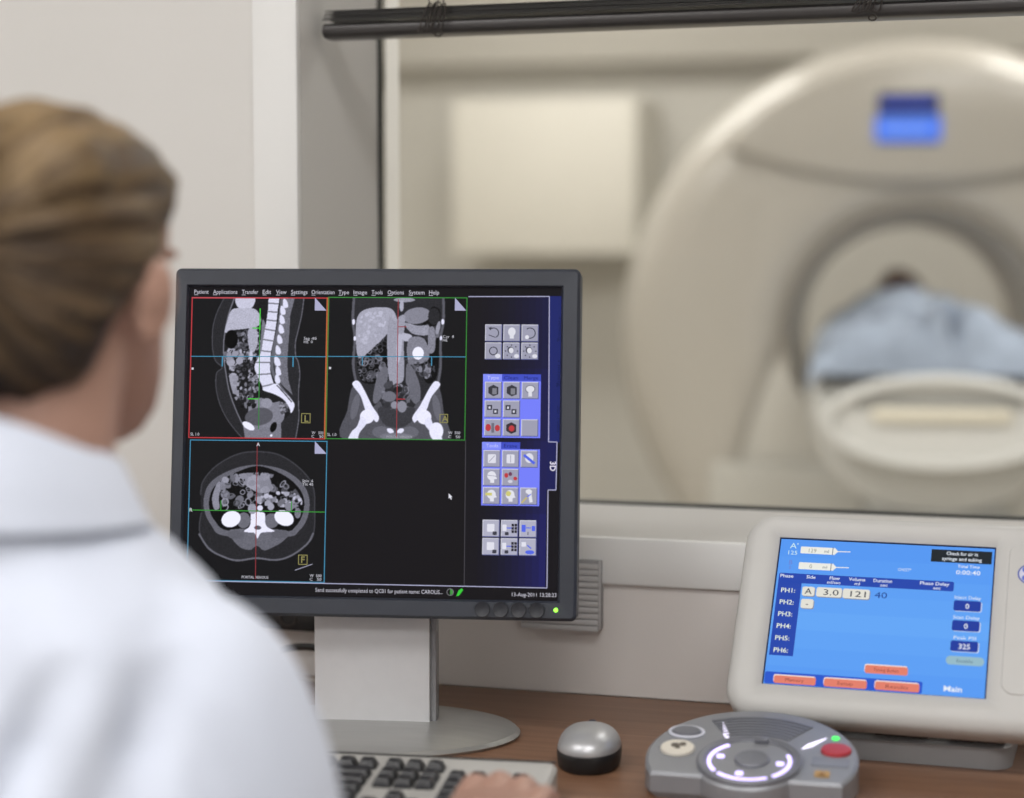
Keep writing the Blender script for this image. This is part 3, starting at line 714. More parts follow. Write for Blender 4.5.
for r, row in enumerate((('sheet', 'sheet2', 'headblue'), ('head', 'reds', None), ('heady', 'heady2', 'bone'))):
    for c, k in enumerate(row):
        if k: icon(110.6 + c * 18.6, -6.4 - r * 18.4, k, 17)
for r, row in enumerate((('save', 'film', 'swap'), ('save', 'film', 'stack'))):
    for c, k in enumerate(row): icon(110.8 + c * 18.4, -75.4 - r * 18, k, 17, (176, 176, 196))

# ------------------------------------------------------------------ injector console
iroot = empty('injector_console', (-0.199, 2.0, DZ), rad(-1.5))
tag(iroot, 'pale grey injector console with tilted blue touch screen standing on the desk', 'console')
IH = Matrix.Translation(Vector((-0.1991, 1.9391, CAMZ - 0.3725))) @ Matrix.Rotation(rad(-1.5), 4, 'Z') @ Matrix.Rotation(rad(-35.5), 4, 'X')
ILOC = (Matrix.Translation(iroot.location) @ Matrix.Rotation(rad(-1.5), 4, 'Z')).inverted() @ IH
M_inj = mat('pale_grey_plastic', (192, 191, 189), 0.45, var=0.015, vs=20, bump=0.02, bs=600)
M_inj2 = mat('mid_grey_plastic', (150, 151, 154), 0.45, var=0.02)
L_ = lambda x0, z0, x1, z1, r, y: [(q[0] / 1000, y / 1000, q[1] / 1000) for q in rrect(x0, z0, x1, z1, r, 8)]
g = G()
g.loft([L_(-106, -79.5, 106, 79.5, 1, 2.5), L_(-106, -79.5, 106, 79.5, 1, 0), L_(-112, -86, 112, 86, 4, -4.5), L_(-120, -94, 122, 95, 10, -5.5), L_(-128, -100, 178, 97, 20, -5.5),
        L_(-137, -109, 187, 102.5, 28, -2.5), L_(-140.5, -113, 190, 104.5, 30, 4), L_(-140.5, -113, 190, 104.5, 30, 22), L_(-134, -104, 184, 98, 28, 34), L_(-110, -80, 160, 75, 20, 44)])
o = g.build('housing', M_inj, iroot, 50); o.matrix_local = ILOC
# control strip groove and emblem to the right of the screen
g = G(); g.loft([L_(119, -76, 182, 82, 12, -5.2), L_(120, -75, 181, 81, 11, -6.6), L_(124, -71, 177, 77, 9, -6.8)])
o = g.build('control_strip', M_inj, iroot, 30); o.matrix_local = ILOC
f = Flat()
f.ell(142, 49, 14, 11.5, (64, 78, 170), 0, 32).ell(142, 49, 12.6, 10.1, (206, 208, 226), 1, 32)
f.ell(135.5, 53.4, 3.4, 3.2, (84, 104, 204), 2).ell(135.5, 44.6, 3.4, 3.2, (84, 104, 204), 2).path([(139, 44), (142, 54), (145, 44)], 1.6, (84, 104, 204), 2).path([(148, 44), (148, 54)], 1.6, (84, 104, 204), 2)
M_print = bpy.data.materials.new('printed_emblem'); M_print.use_nodes = True
_a = M_print.node_tree.nodes.new('ShaderNodeVertexColor'); _a.layer_name = 'Col'
M_print.node_tree.links.new(_a.outputs[0], M_print.node_tree.nodes['Principled BSDF'].inputs['Base Color'])
o = f.build('emblem', iroot); o.data.materials.clear(); o.data.materials.append(M_print); o.matrix_local = ILOC @ Matrix.Translation((0, -0.0071, 0)); o['label'] = 'blue-edged oval emblem'
# base, hinge, feet
G().prism(rrect(-0.137, -0.085, 0.130, 0.075, 0.022, 6), 0.0, 0.02, 'z').build('base_plate', M_inj2, iroot, 30)
g = G(); g.loft([[(x, y, 0.02) for x, y in rrect(-0.137, -0.085, 0.130, 0.075, 0.022, 6)], [(x, y, 0.0225) for x, y in rrect(-0.132, -0.080, 0.125, 0.070, 0.020, 6)]])
g.build('base_top', M_inj2, iroot, 30)
for x in (-0.085, 0.0, 0.072): G().box((x, -0.074, 0.022), (x + 0.052, -0.04, 0.034), 0.002).build('rubber_foot', M_black, iroot)
g = G().box((-0.09, -0.005, 0.02), (0.10, 0.045, 0.115), 0.008)
g.build('hinge_block', M_inj2, iroot)
f = Flat(); SB = (92, 160, 246); NV = (40, 72, 172); W_ = (232, 238, 248); CRM = (226, 224, 214)
f.rect(-106, -79.5, 106, 79.5, (24, 34, 66), 0)
for k in range(8):
    t = abs(k - 4) / 4
    f.rect(-104.6, 78 - (k + 1) * 19.6, 104.6, 78 - k * 19.6, (int(100 - 14 * t), int(166 - 14 * t), int(246 - 4 * t)), 1)
isc = f.build('touch_screen', iroot); isc.matrix_local = ILOC @ Matrix.Translation((0, 0.001, 0)); isc['label'] = 'lit blue touch screen with injection settings'
def iu(name, f): return f.build(name, isc)
f = Flat()
f.poly(rrect(-102.5, 30, 68.5, 40.4, 2, 3), NV, 2).rect(-102.5, -48.6, -79, 32, NV, 2)
for t, x, w2 in (('Phase', -101, 13), ('Side', -75, 9), ('Flow', -52, 10), ('Volume', -33, 16), ('Duration', -9, 18), ('Phase Delay', 36, 28)): f.text(t, x, 35.6, 5, W_, 3, fit=w2, bold=0.012)
for t, x, w2 in (('ml/sec', -54, 13), ('ml', -27, 5), ('sec', -2, 7), ('sec', 49, 7)): f.text(t, x, 31.2, 4.4, W_, 3, fit=w2, bold=0.01)
for k in range(6): f.text('PH%d:' % (k + 1), -98.5, 19.2 - k * 12.9, 7, (228, 236, 220), 3, fit=14, bold=0.012)
iu('phase_table', f)
f = Flat()
for x0, x1, z0, z1, t in ((-77.6, -65.4, 16.6, 26.6, 'A'), (-63.6, -38.6, 16.6, 26.8, '3.0'), (-37.6, -11.6, 16.4, 26.8, '121'), (-77.5, -65.2, 3.2, 13.2, '-')):
    f.rr(x0 + .8, z0 - .8, x1 + .8, z1 - .8, 2, (140, 140, 150), 2).rr(x0, z0, x1, z1, 2, CRM, 3)
    f.text(t, (x0 + x1) / 2 + (2 if len(t) > 1 else 0), z0 + 2, 9, (46, 50, 66), 4, align='c', fit=(15 if len(t) > 1 else (7 if t == 'A' else 2)))
f.text('40', -6.5, 18.4, 9.5, (30, 62, 140), 4, fit=12)
iu('value_box', f)
f = Flat()
for zc, t, a in ((66.7, '129', 'A'), (49.2, '0', 'B')):
    f.rr(-84, zc - 3.8, -50.5, zc + 3.8, 1, (235, 235, 228), 3).poly([(-50.5, zc - 4.4), (-46.4, zc), (-50.5, zc + 4.4)], (235, 235, 228), 3).line((-47, zc), (-34.5, zc + .4), 1.0, (230, 232, 232), 3).line((-52, zc - 4.2), (-52, zc + 4.2), .7, (90, 100, 120), 4)
    f.text(t, -72, zc - 2.4, 6, (150, 150, 140), 5, align='c').text('ml', -58, zc - 2.2, 5, (110, 120, 130), 5, align='c')
f.text("A'", -95, 68, 8.5, (206, 236, 236), 3, fit=8).text('125', -96, 61, 6.4, (206, 236, 236), 3, fit=9).text('B', -94, 50, 7, (110, 130, 210), 3).text('0', -93.5, 45, 5, (110, 130, 210), 3)
iu('syringe_symbol', f)
f = Flat()
f.rect(44.4, 61, 102.4, 74.6, (34, 40, 46), 2).text('Check for air in', 74, 69, 5.2, W_, 3, align='c', fit=30, bold=0.012).text('syringe and tubing', 74, 63.2, 5.2, W_, 3, align='c', fit=38, bold=0.012)
f.text('Total Time', 81, 55.8, 4.6, W_, 3, align='c', fit=21, bold=0.008).text('0:00:40', 81, 48.6, 6.6, W_, 3, align='c', fit=23, bold=0.01).text('CHEST*', 20, 49, 4.4, (206, 222, 246), 3, align='c', fit=13, bold=0.01)
iu('alert_text', f)
for z, t, v in ((20.8, 'Inject Delay', '0'), (-0.2, 'Scan Delay', '0'), (-21.5, 'Peak PSI', '325')):
    f = Flat(); f.text(t, 82.5, z + 1.6, 5, (214, 228, 246), 3, align='c', fit=25 if len(t) > 8 else 21, bold=0.01)
    f.rr(70.4, z - 11.6, 96.4, z - .6, 2, (200, 214, 244), 2).rr(69.6, z - 11, 95.4, z, 2, (36, 62, 158), 3).text(v, 82.6, z - 8.4, 7.6, W_, 4, align='c', bold=0.012)
    iu('delay_box', f)
f = Flat(); f.rr(66.4, -46.4, 102, -37.4, 4, (150, 186, 200), 2).text('Enable', 84, -43.8, 4.8, (92, 116, 136), 3, align='c', fit=15)
iu('enable_button', f); f = Flat(); f.text('Main', 66.5, -74, 8, W_, 3, fit=17, bold=0.02)
iu('screen_title', f)
f = Flat(); f.rr(-104, -78.4, 46.6, -66, 2, (44, 88, 204), 2); iu('button_bar', f)
for x0, x1, z0, z1, t in ((-94.7, -54.8, -77, -69.6, 'Memory'), (-46.2, -6, -77, -69.2, 'Setup'), (2.4, 43.4, -76.8, -68.8, 'Results'), (-8.6, 31.3, -60.4, -52.6, 'Timing Button')):
    f = Flat(); f.rr(x0 - .6, z0 + .6, x1, z1 + 1.2, 2, (245, 226, 214), 3).rr(x0, z0 - .6, x1 + .6, z1, 2, (226, 128, 108), 4).text(t, (x0 + x1) / 2, z0 + 1.8, 5, (140, 66, 60), 5, align='c', fit=min(24, len(t) * 3))
    iu('touch_button', f)

# ------------------------------------------------------------------ remote control puck
PX, PY = -0.2955, 1.776
proot = empty('injector_remote', (PX, PY, DZ), rad(2)); proot.scale = (.965, .965, .965); tag(proot, 'round silver remote control pad with glowing white dial and red button', 'remote')
M_puck = mat('puck_grey_metallic', (142, 144, 150), 0.38, 0.3, var=0.03, vs=40)
M_puckd = mat('puck_side_grey', (118, 120, 128), 0.4, 0.3, var=0.03)
TILT = rad(12)
PM = Matrix.Translation((0, 0, 0.034)) @ Matrix.Rotation(TILT, 4, 'X')
def puck_outline(gr=0.0):
    R0 = 0.100 + gr; yc = -0.046 - gr; rd = 0.052 + gr; yd = -0.014
    a0 = math.asin(yc / R0); pts = []
    for k in range(49):
        a = a0 + (PI - 2 * a0) * k / 48; pts.append((R0 * math.cos(a), R0 * math.sin(a)))
    b0 = math.asin((yc - yd) / rd)
    for k in range(25):
        a = PI - b0 + (PI + 2 * b0) * k / 24; pts.append((rd * math.cos(a), yd + rd * math.sin(a)))
    return pts
g = G()
top = [PM @ Vector((x, y, 0)) for x, y in puck_outline(-0.003)]
mid = [PM @ Vector((x, y, -0.0025)) for x, y in puck_outline(0)]
lo = [Vector((p.x, p.y, 0.006)) for p in mid]
bot = [Vector((p.x * .93, p.y * .93, 0.0)) for p in mid]
g.loft([bot, lo, mid, top]); g.build('housing', M_puck, proot, 25)
def on_puck(o): o.matrix_local = PM; return o
DY = -0.014
g = G(); g.torus([(0.0405, 0.0), (0.049, 0.0), (0.0495, 0.003), (0.0475, 0.0045), (0.0425, 0.0035)], 64, (0, DY, 0))
on_puck(g.build('dial_rim', M_puckd, proot))
g = G(); g.lathe([(0.0, 0.0015), (0.041, 0.0015), (0.0415, 0.0005), (0.0, 0.0002)], 64, (0, DY, 0)); on_puck(g.build('dial_face', M_puck, proot))
g = G(); g.lathe([(0.0, 0.001), (0.0165, 0.001), (0.0165, 0.003), (0.0150, 0.0042), (0.011, 0.0036), (0.0, 0.0036)], 40, (0.002, DY + 0.003, 0)); on_puck(g.build('centre_button', M_puckd, proot))
M_glow = glow('dial_light', (206, 190, 255), 2.4)
def arc_light(a0, a1, r0, r1):
    g = G(); n = 20; rings = []
    for k in range(n + 1):
        a = rad(a0 + (a1 - a0) * k / n); c, s_ = math.cos(a), math.sin(a)
        rings.append([(r0 * c, DY + r0 * s_, 0.0014), (r1 * c, DY + r1 * s_, 0.0014), (r1 * c, DY + r1 * s_, 0.0026), (r0 * c, DY + r0 * s_, 0.0026)])
    g.loft(rings); return on_puck(g.build('dial_light', M_glow, proot))
arc_light(128, 218, 0.0362, 0.0394); arc_light(228, 302, 0.0362, 0.0394); arc_light(312, 385, 0.0362, 0.0394)
for x, y in ((-0.028, 0.006), (-0.006, -0.026), (0.029, -0.002)):
    on_puck(G().prism(rrect(x - .0036, DY + y - .003, x + .0036, DY + y + .003, .002, 4), 0.0014, 0.0026, 'z').build('dial_light', M_glow, proot))
on_puck(G().box((0.0, DY + 0.037, 0.002), (0.013, DY + 0.046, 0.0058), 0.001).build('dial_notch', M_puckd, proot))
for sgn, (xa, ya, xb, yb) in enumerate(((-0.026, 0.028, -0.037, 0.068), (0.045, 0.020, 0.066, 0.046))):
    d = Vector((xb - xa, yb - ya)); n = Vector((-d.y, d.x)).normalized() * 0.0028
    pts = [(xa, ya), (xa + d.x * .35 + n.x, ya + d.y * .35 + n.y), (xb, yb), (xa + d.x * .35 - n.x, ya + d.y * .35 - n.y)]
    on_puck(G().prism(pts, -0.0005, 0.001, 'z').build('indicator_light', glow('indicator_white', (238, 230, 255), 1.8), proot))
# ribbed fan at the back of the dial
for k in range(7):
    r = 0.058 + k * 0.0058; rings = []
    for q in range(13):
        a = rad(58 + 62 * q / 12); c, s_ = math.cos(a), math.sin(a)
        rings.append([(r * c, DY + r * s_, -0.0005), ((r + .0032) * c, DY + (r + .0032) * s_, -0.0005), ((r + .0032) * c, DY + (r + .0032) * s_, .0012), (r * c, DY + r * s_, .0012)])
    on_puck(G().loft(rings).build('rib', M_puckd, proot))
def puck_button(x, y, rx, ry, m, name, lab=None, h=0.0035):
    rings = [[(x + rx * s * math.cos(2 * PI * k / 32), y + ry * s * math.sin(2 * PI * k / 32), z) for k in range(32)] for s, z in ((1.0, -0.001), (1.0, h * .6), (.92, h), (.5, h * 1.1))]
    o = on_puck(G().loft(rings).build(name, m, proot)); 
    if lab: o['label'] = lab
    return o
puck_button(-0.071, 0.004, 0.0165, 0.0150, mat('cream_button', (214, 208, 196), 0.4), 'button', 'cream round button')
puck_button(0.0775, 0.020, 0.0145, 0.0120, mat('red_button', (176, 52, 62), 0.35), 'button', 'red button')
f = Flat()
g = G()
for x, y, r in ((-0.0735, 0.005, 0.004), (-0.0665, 0.0075, 0.0035), (-0.0705, 0.0010, 0.0028)): g.lathe([(0, .0036), (r, .0036), (r, .0044), (0, .0044)], 16, (x, y, 0))
on_puck(g.build('button_symbol', mat('dark_print', (92, 84, 76), 0.6), proot))
ring = [(-0.068 + 0.0165 * math.cos(2 * PI * k / 40), 0.040 + 0.0115 * math.sin(2 * PI * k / 40), 0.001) for k in range(40)]
on_puck(G().tube(ring, 0.0016, 8, loop=True).build('button_ring', mat('white_ring', (206, 208, 220), 0.35), proot))
puck_button(-0.068, 0.040, 0.014, 0.0095, M_puckd, 'button')
on_puck(G().prism(rrect(0.057, -0.012, 0.092, 0.006, 0.003), -0.0005, 0.0007, 'z').build('label_plate', mat('bluish_plate', (122, 126, 138), 0.5), proot))
on_puck(G().prism(rrect(0.062, -0.034, 0.076, -0.022, 0.002), -0.0005, 0.0009, 'z').build('warning_sticker', mat('amber_sticker', (176, 140, 84), 0.5), proot))
on_puck(G().prism([(0.065, -0.032), (0.073, -0.032), (0.069, -0.0245)], 0.0009, 0.0013, 'z').build('warning_sign', mat('amber_print', (120, 84, 40), 0.5), proot))
on_puck(G().lathe([(0, 0), (0.0038, 0), (0.0036, 0.0012), (0.0018, 0.002), (0, 0.0022)], 20, (0.0745, 0.047, 0)).build('status_light', glow('green_status', (70, 240, 100), 1.6), proot))

# ------------------------------------------------------------------ mouse
mo = empty('computer_mouse', (-0.4600, 1.826, DZ), rad(8)); mo.scale = (.96, .96, .96); tag(mo, 'silver-topped black wireless computer mouse on the desk', 'mouse')
def mouse_ring(z, s, sy=None, n=40, yo=0):
    sy = sy or s; out = []
    for k in range(n):
        a = 2 * PI * k / n; x = math.cos(a); y = math.sin(a)
        x = math.copysign(abs(x) ** .9, x); y = math.copysign(abs(y) ** .85, y)
        out.append((0.0318 * s * x, 0.048 * sy * y + yo, z))
    return out
G().loft([mouse_ring(0, .86, .92), mouse_ring(.003, .97), mouse_ring(.012, 1.0), mouse_ring(.018, 1.0), mouse_ring(.020, .97)]).build('base', M_black, mo)
rings = []
for k in range(12):
    t = k / 11 * PI / 2 * 0.985; rings.append(mouse_ring(.0175 + .0235 * math.sin(t), .985 * math.cos(t) ** .8, .985 * math.cos(t) ** .9, yo=-0.004 * math.sin(t)))
G().loft(rings).build('shell', mat('mouse_silver', (188, 189, 192), 0.36, 0.5, var=0.03, vs=30), mo, 60)
G().lathe([(0, -.0035), (.008, -.0035), (.009, -.0015), (.009, .0015), (.008, .0035), (0, .0035)], 24, M=Matrix.Translation((0.0, 0.024, 0.0300)) @ Matrix.Rotation(PI / 2, 4, 'Y')).build('scroll_wheel', mat('wheel_rubber', (44, 42, 66), 0.4), mo)

# ------------------------------------------------------------------ keyboard
kx, ky, kyaw = -0.678, 1.612, rad(6.5)
kb = empty('keyboard', (kx, ky, DZ), kyaw); tag(kb, 'grey keyboard with black keys on the desk in front of the monitor', 'keyboard')
KW, KD = 0.226, 0.088
M_kb = mat('keyboard_grey', (176, 174, 170), 0.4, 0.1, var=0.02)
M_key = mat('black_key', (40, 40, 43), 0.38, var=0.04)
g = G()
def kbz(y): return 0.014 + (y + KD) / (2 * KD) * 0.013
def kring(x, y, dz, r): return [(px, py, max(0.0, kbz(py) + dz)) for px, py in rrect(-x, -y, x, y, r, 4)]
g.loft([[(px, py, 0) for px, py in rrect(-KW + .006, -KD + .006, KW - .006, KD - .006, .008, 4)], [(px, py, .004) for px, py in rrect(-KW, -KD, KW, KD, .01, 4)], kring(KW, KD, -0.003, .01), kring(KW - .003, KD - .003, 0.0005, .009), kring(KW - .005, KD - .005, 0.0, .008)])
g.build('tray', M_kb, kb, 25)
G().box((-KW + .002, KD - .0035, kbz(KD) + .0), (KW - .002, KD - .0015, kbz(KD) + .0014)).build('seam', M_black, kb)
U = 0.019
KEYM = {}
def key(x, y, wu=1.0, hu=1.0):
    k = (wu, hu)
    if k not in KEYM:
        a, b = wu * U / 2 - .0008, hu * U / 2 - .0008
        g = G(); g.loft([[(q[0], q[1], z) for q in rrect(-a + i, -b + i, a - i, b - i + j, .0015, 2)] for i, z, j in ((0, -.002, 0), (.0003, .002, 0), (.0028, .0072, .0), (.0036, .0078, 0), (.0065, .0070, 0))])
        KEYM[k] = g.mesh('key'); 
        o = link('key', KEYM[k], M_key, kb, 30)
    else:
        o = bpy.data.objects.new('key', KEYM[k]); COL.objects.link(o); o.parent = kb
    o.location = (x, y, kbz(y)); o.rotation_euler = (math.atan(0.013 / (2 * KD)), 0, 0)
xl = -KW + 0.0065; yr = KD - 0.034
def row(y, x0, widths):
    x = x0
    for q in widths:
        if q > 0: key(x + q * U / 2, y, q)
        x += abs(q) * U
row(yr, xl, [1, -1, 1, 1, 1, 1, -.5, 1, 1, 1, 1, -.5, 1, 1, 1, 1])
r1 = yr - 1.3 * U
row(r1, xl, [1] * 13 + [2]); row(r1 - U, xl, [1.5] + [1] * 12 + [1.5]); row(r1 - 2 * U, xl, [1.75] + [1] * 11 + [2.25])
row(r1 - 3 * U, xl, [2.25] + [1] * 10 + [2.75]); row(r1 - 4 * U, xl, [1.25, 1.25, 1.25, 6.25, 1.25, 1.25, 1.25, 1.25])
xn = xl + 15.3 * U
row(yr, xn, [1, 1, 1]); row(r1, xn, [1, 1, 1]); row(r1 - U, xn, [1, 1, 1]); row(r1 - 3 * U, xn, [-1, 1]); row(r1 - 4 * U, xn, [1, 1, 1])
xp = xn + 3.3 * U
for k in range(4): row(r1 - k * U, xp, [1, 1, 1] + ([1] if k == 0 else []))
row(r1 - 4 * U, xp, [2, 1]); key(xp + 3.5 * U, r1 - 1.5 * U, 1, 2); key(xp + 3.5 * U, r1 - 3.5 * U, 1, 2)

# ------------------------------------------------------------------ small things on and by the wall
vt = empty('wall_vent', (-0.575, WY - .0065, 0.853)); tag(vt, 'small grey ribbed vent grille on the wall behind the monitor', 'vent')
M_vent = mat('vent_grey', (192, 191, 192), 0.5)
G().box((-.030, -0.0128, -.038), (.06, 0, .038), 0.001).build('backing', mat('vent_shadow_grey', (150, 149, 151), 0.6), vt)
G().box((.0575, -0.0140, -.038), (.06, -.012, .038), 0.001).build('frame', M_vent, vt)
for k in range(11): G().box((-.030, -.0140, .0345 - k * .0069 - .0054), (.0570, -.0125, .0345 - k * .0069), 0.0004).build('slat', M_vent, vt)

strip = empty('socket_strip', (-0.86, WY - .0065, 0.813)); tag(strip, 'black socket strip on the wall behind the left end of the monitor', 'socket strip')
G().box((-.13, -.03, -.016), (.10, 0, .016), 0.003).build('housing', M_black, strip)
for k in range(5): G().lathe([(0, 0), (.011, 0), (.011, .002), (.009, .002), (.0085, -.001), (0, -.001)], 20, M=Matrix.Translation((-.105 + k * .045, -.0295, 0)) @ Matrix.Rotation(PI / 2, 4, 'X')).build('socket', mat('dark_socket', (48, 42, 40), 0.5), strip)
def cable(name, pts, r, label, m=M_black):
    P = [Vector(p) for p in pts]; out = []
    n = len(P)
    for i in range(n - 1):
        a, b, c, d = P[max(i - 1, 0)], P[i], P[i + 1], P[min(i + 2, n - 1)]
        for k in range(8):
            t = k / 8; out.append(.5 * (2 * b + (c - a) * t + (2 * a - 5 * b + 4 * c - d) * t * t + (3 * b - a - 3 * c + d) * t ** 3))
    out.append(P[-1])
    return tag(G().tube(out, r, 8).build(name, m), label, 'cable')
cable('power_cable', [(-.80, 2.070, .812), (-.795, 2.06, .800), (-.775, 2.045, .785), (-.760, 2.03, .765), (-.75, 2.05, .7455), (-.73, 2.07, .744)], .0026, 'thin black cable dropping from the socket strip to the desk')
cable('monitor_cable', [(-.90, 2.075, .7445), (-.88, 2.06, .775), (-.84, 2.04, .788), (-.80, 2.03, .785), (-.765, 2.02, .772), (-.735, 2.015, .748)], .004, 'thick black cable arching behind the monitor stand')
cable('network_cable', [(-.90, 2.05, .743), (-.84, 2.035, .752), (-.79, 2.02, .752), (-.75, 2.02, .743)], .0028, 'pale grey cable lying on the desk behind the monitor', mat('grey_cable', (176, 166, 156), 0.5))

# ------------------------------------------------------------------ raised venetian blind in the window reveal
bl = empty('venetian_blind', (0, 2.163, 1.474)); bl.rotation_euler = (0, rad(-0.45), 0); tag(bl, 'black slatted blind pulled up across the top of the window', 'blind')
bx0, bx1 = -0.853, 1.53
G().loft([[(x, .026 * c, .0085 + .0085 * s_ * (1.15 if s_ < 0 else 1)) for c, s_ in [(math.copysign(abs(math.cos(2 * PI * k / 20)) ** .7, math.cos(2 * PI * k / 20)), math.copysign(abs(math.sin(2 * PI * k / 20)) ** .7, math.sin(2 * PI * k / 20))) for k in range(20)]] for x in (bx0, bx1)]).build('bottom_rail', mat('blind_rail', (58, 55, 55), 0.28, 0.3), bl)
for k in range(5):
    pts = []
    g = G(); z = .0185 + k * .0025; sh = (k % 2) * .002 - .001
    rings = [[(x, -.025 + .05 * q / 8 + sh, z + .0018 * math.sin(PI * q / 8)) for q in range(9)] + [(x, .025 - .05 * q / 8 + sh, z + .0018 * math.sin(PI * q / 8) + .0012) for q in range(9)] for x in (bx0 + .001 * k, bx1)]
    g.loft(rings).build('slat', M_blind, bl)
G().box((bx0, -.03, .62), (bx1, .03, .675), .002).build('head_rail', M_blind, bl)
rnd = random.Random(3)
def tangle(px, seed, big=1.0):
    rnd.seed(seed); g = G(); pts = []
    for i in range(9):
        x = px + (-.010 + .0026 * i); s_ = 1 if i % 2 else -1
        pts.append((x + rnd.uniform(-.003, .003), -.030 - rnd.uniform(0, .006), .016 + s_ * .011 * big + rnd.uniform(-.003, .003)))
        pts.append((x + .007 * s_, -.033 - rnd.uniform(0, .005), .016 + s_ * .014 * big))
    P = [Vector(q) for q in pts]; out = []
    for i in range(len(P) - 1):
        a, b, c, d = P[max(i - 1, 0)], P[i], P[i + 1], P[min(i + 2, len(P) - 1)]
        for k in range(5):
            t = k / 5; out.append(.5 * (2 * b + (c - a) * t + (2 * a - 5 * b + 4 * c - d) * t * t + (3 * b - a - 3 * c + d) * t ** 3))
    g.tube(out, .0009, 6); g.build('ladder_cord', M_cord, bl)
    g = G(); g.tube([(px + .004 + .004 * math.cos(a / 12 * 2 * PI), -.027, -.001 + .003 * math.sin(a / 12 * 2 * PI)) for a in range(12)], .001, 6, loop=True); g.build('cord_loop', M_cord, bl)
    for dx in (-.006, .004, .010): G().tube([(px + dx, -.028, .028), (px + dx * 1.6, -.027, .1), (px + dx * .4, -.027, .62)], .0008, 6).build('lift_cord', M_cord, bl)
for px, sd in ((-.718, 1), (-.240, 7), (.2, 4), (.68, 9), (1.2, 12)): tangle(px, sd, 1.0 if sd == 1 else .7)

# ------------------------------------------------------------------ scan room
GX, GYc, GYAW = -0.527, 6.09, rad(8.3)
GZ = 0.927
M_gan = mat('gantry_cream', (192, 187, 179), 0.25, var=0.01, vs=2)
M_gan2 = mat('gantry_inner_cream', (224, 219, 210), 0.45, var=0.01)
M_tab0 = mat('cover_white', (214, 211, 204), 0.45)
M_gand = mat('gantry_gap_grey', (148, 142, 133), 0.6)
gr = empty('ct_scanner_gantry', (GX, GYc, 0), GYAW); tag(gr, 'large cream ring-shaped CT scanner gantry beyond the window', 'CT scanner')
RO, RI = 0.90, 0.392
def leg_inner(th):
    # th from straight down; inner cover edge runs outward as it falls
    d = Vector((math.sin(th), -math.cos(th)))
    # line from (RI, -.01) with direction (.32, -1)
    p0 = Vector((RI, -0.01)); e = Vector((0.33, -1.0)); n = Vector((-e.y, e.x))
    den = d.dot(n)
    if abs(den) < 1e-6: return RI
    r = p0.dot(n) / den
    return r
rings = []
TH0 = 42.5
NA = 110
for k in range(NA + 1):
    a = TH0 + (360 - 2 * TH0) * k / NA
    fold = a if a <= 180 else 360 - a
    ri = RI if fold >= 91 else max(RI, min(leg_inner(rad(fold)), RO - 0.02))
    t = rad(a); c = (math.sin(t), -math.cos(t))
    W_r = RO - ri; e = min(1.0, W_r / 0.35)
    prof = [(ri, .72), (ri, .10), (ri + .006 * e, .055), (ri + .025 * e, .022), (ri + .06 * e, .005), (ri + .12 * e, 0.0)]
    for q in range(1, 6): prof.append((ri + .12 * e + (W_r - .29 * e) * q / 5, 0.0 + .012 * (q / 5) ** 2))
    for q in range(1, 9):
        b = q / 8 * PI / 2; prof.append((RO - .17 * e + .17 * e * math.sin(b), .012 + .16 * (1 - math.cos(b))))
    prof += [(RO, .60), (RO - .03 * e, .70), (RO - .10 * e, .76), (ri + .04 * e, .78)]
    rings.append([(r * c[0], y, GZ + r * c[1]) for r, y in prof])
G().loft(rings).build('front_cover', M_gan, gr, 40)
# dark joint ring and bore tunnel
ringp = [(RI * 1.0 * math.sin(rad(a)), .012, GZ - RI * math.cos(rad(a))) for a in range(82, 279, 4)]
G().tube(ringp, .010, 10).build('joint_ring', M_gand, gr)
prof = [(.392, .03), (.384, .06), (.366, .14), (.346, .28), (.334, .70), (.345, .80), (.42, .80), (.42, .06)]
rings = []
for k in range(73):
    t = 2 * PI * k / 72; rings.append([(r * math.sin(t), y, GZ - r * math.cos(t)) for r, y in prof])
G().loft(rings[:-1], loop=True).build('bore_tunnel', M_gan2, gr, 40)
# brow panel with the display
def brow_ring(s, y):
    up_, lo_ = [], []
    for k in range(31):
        u = -1 + 2 * k / 30
        x = u * .565 * (1 - s * .05)
        zt = math.sqrt(max(0, (.83 - s * .03) ** 2 - x * x)) if abs(u) < 1 else 0
        zb = .462 + .10 * u * u + s * .02
        zt = max(zt, zb + .01)
        up_.append((x, y, GZ + zt)); lo_.append((x, y, GZ + zb))
    return up_ + lo_[::-1]
G().loft([brow_ring(0, .06), brow_ring(0, -.045), brow_ring(.5, -.062), brow_ring(1, -.066)]).build('brow_panel', M_gan, gr, 40)
dsp = G().box((-.13, -.074, GZ + .575), (.05, -.060, GZ + .725), .008).build('display_bezel', mat('dark_bezel', (40, 40, 52), 0.4), gr)
f = Flat(); f.rr(-95, -62, 95, 14, 12, (84, 132, 252), 0).rect(-80, 42, 78, 66, (50, 76, 180), 0).rect(-80, 26, 78, 42, (34, 36, 70), 0)
for k in range(5): f.rect(-64 + k * 26, -36, -52 + k * 26, -16, (150, 186, 255), 1)
fo = f.build('display', gr); fo.location = (-.040, -.0752, GZ + .645); fo['label'] = 'lit blue display'
# base between the legs
g = G().box((-.62, -.05, 0), (.62, .62, .55), .03); g.build('pedestal', mat('gantry_base_grey', (196, 194, 188), 0.45), gr)
g = G(); g.loft([[(-.56, y, .48), (.56, y, .48), (.42, y, .86), (.30, y, .70), (-.30, y, .70), (-.42, y, .86)] for y in (.03, .55)]); g.build('inner_cover', M_tab0, gr)

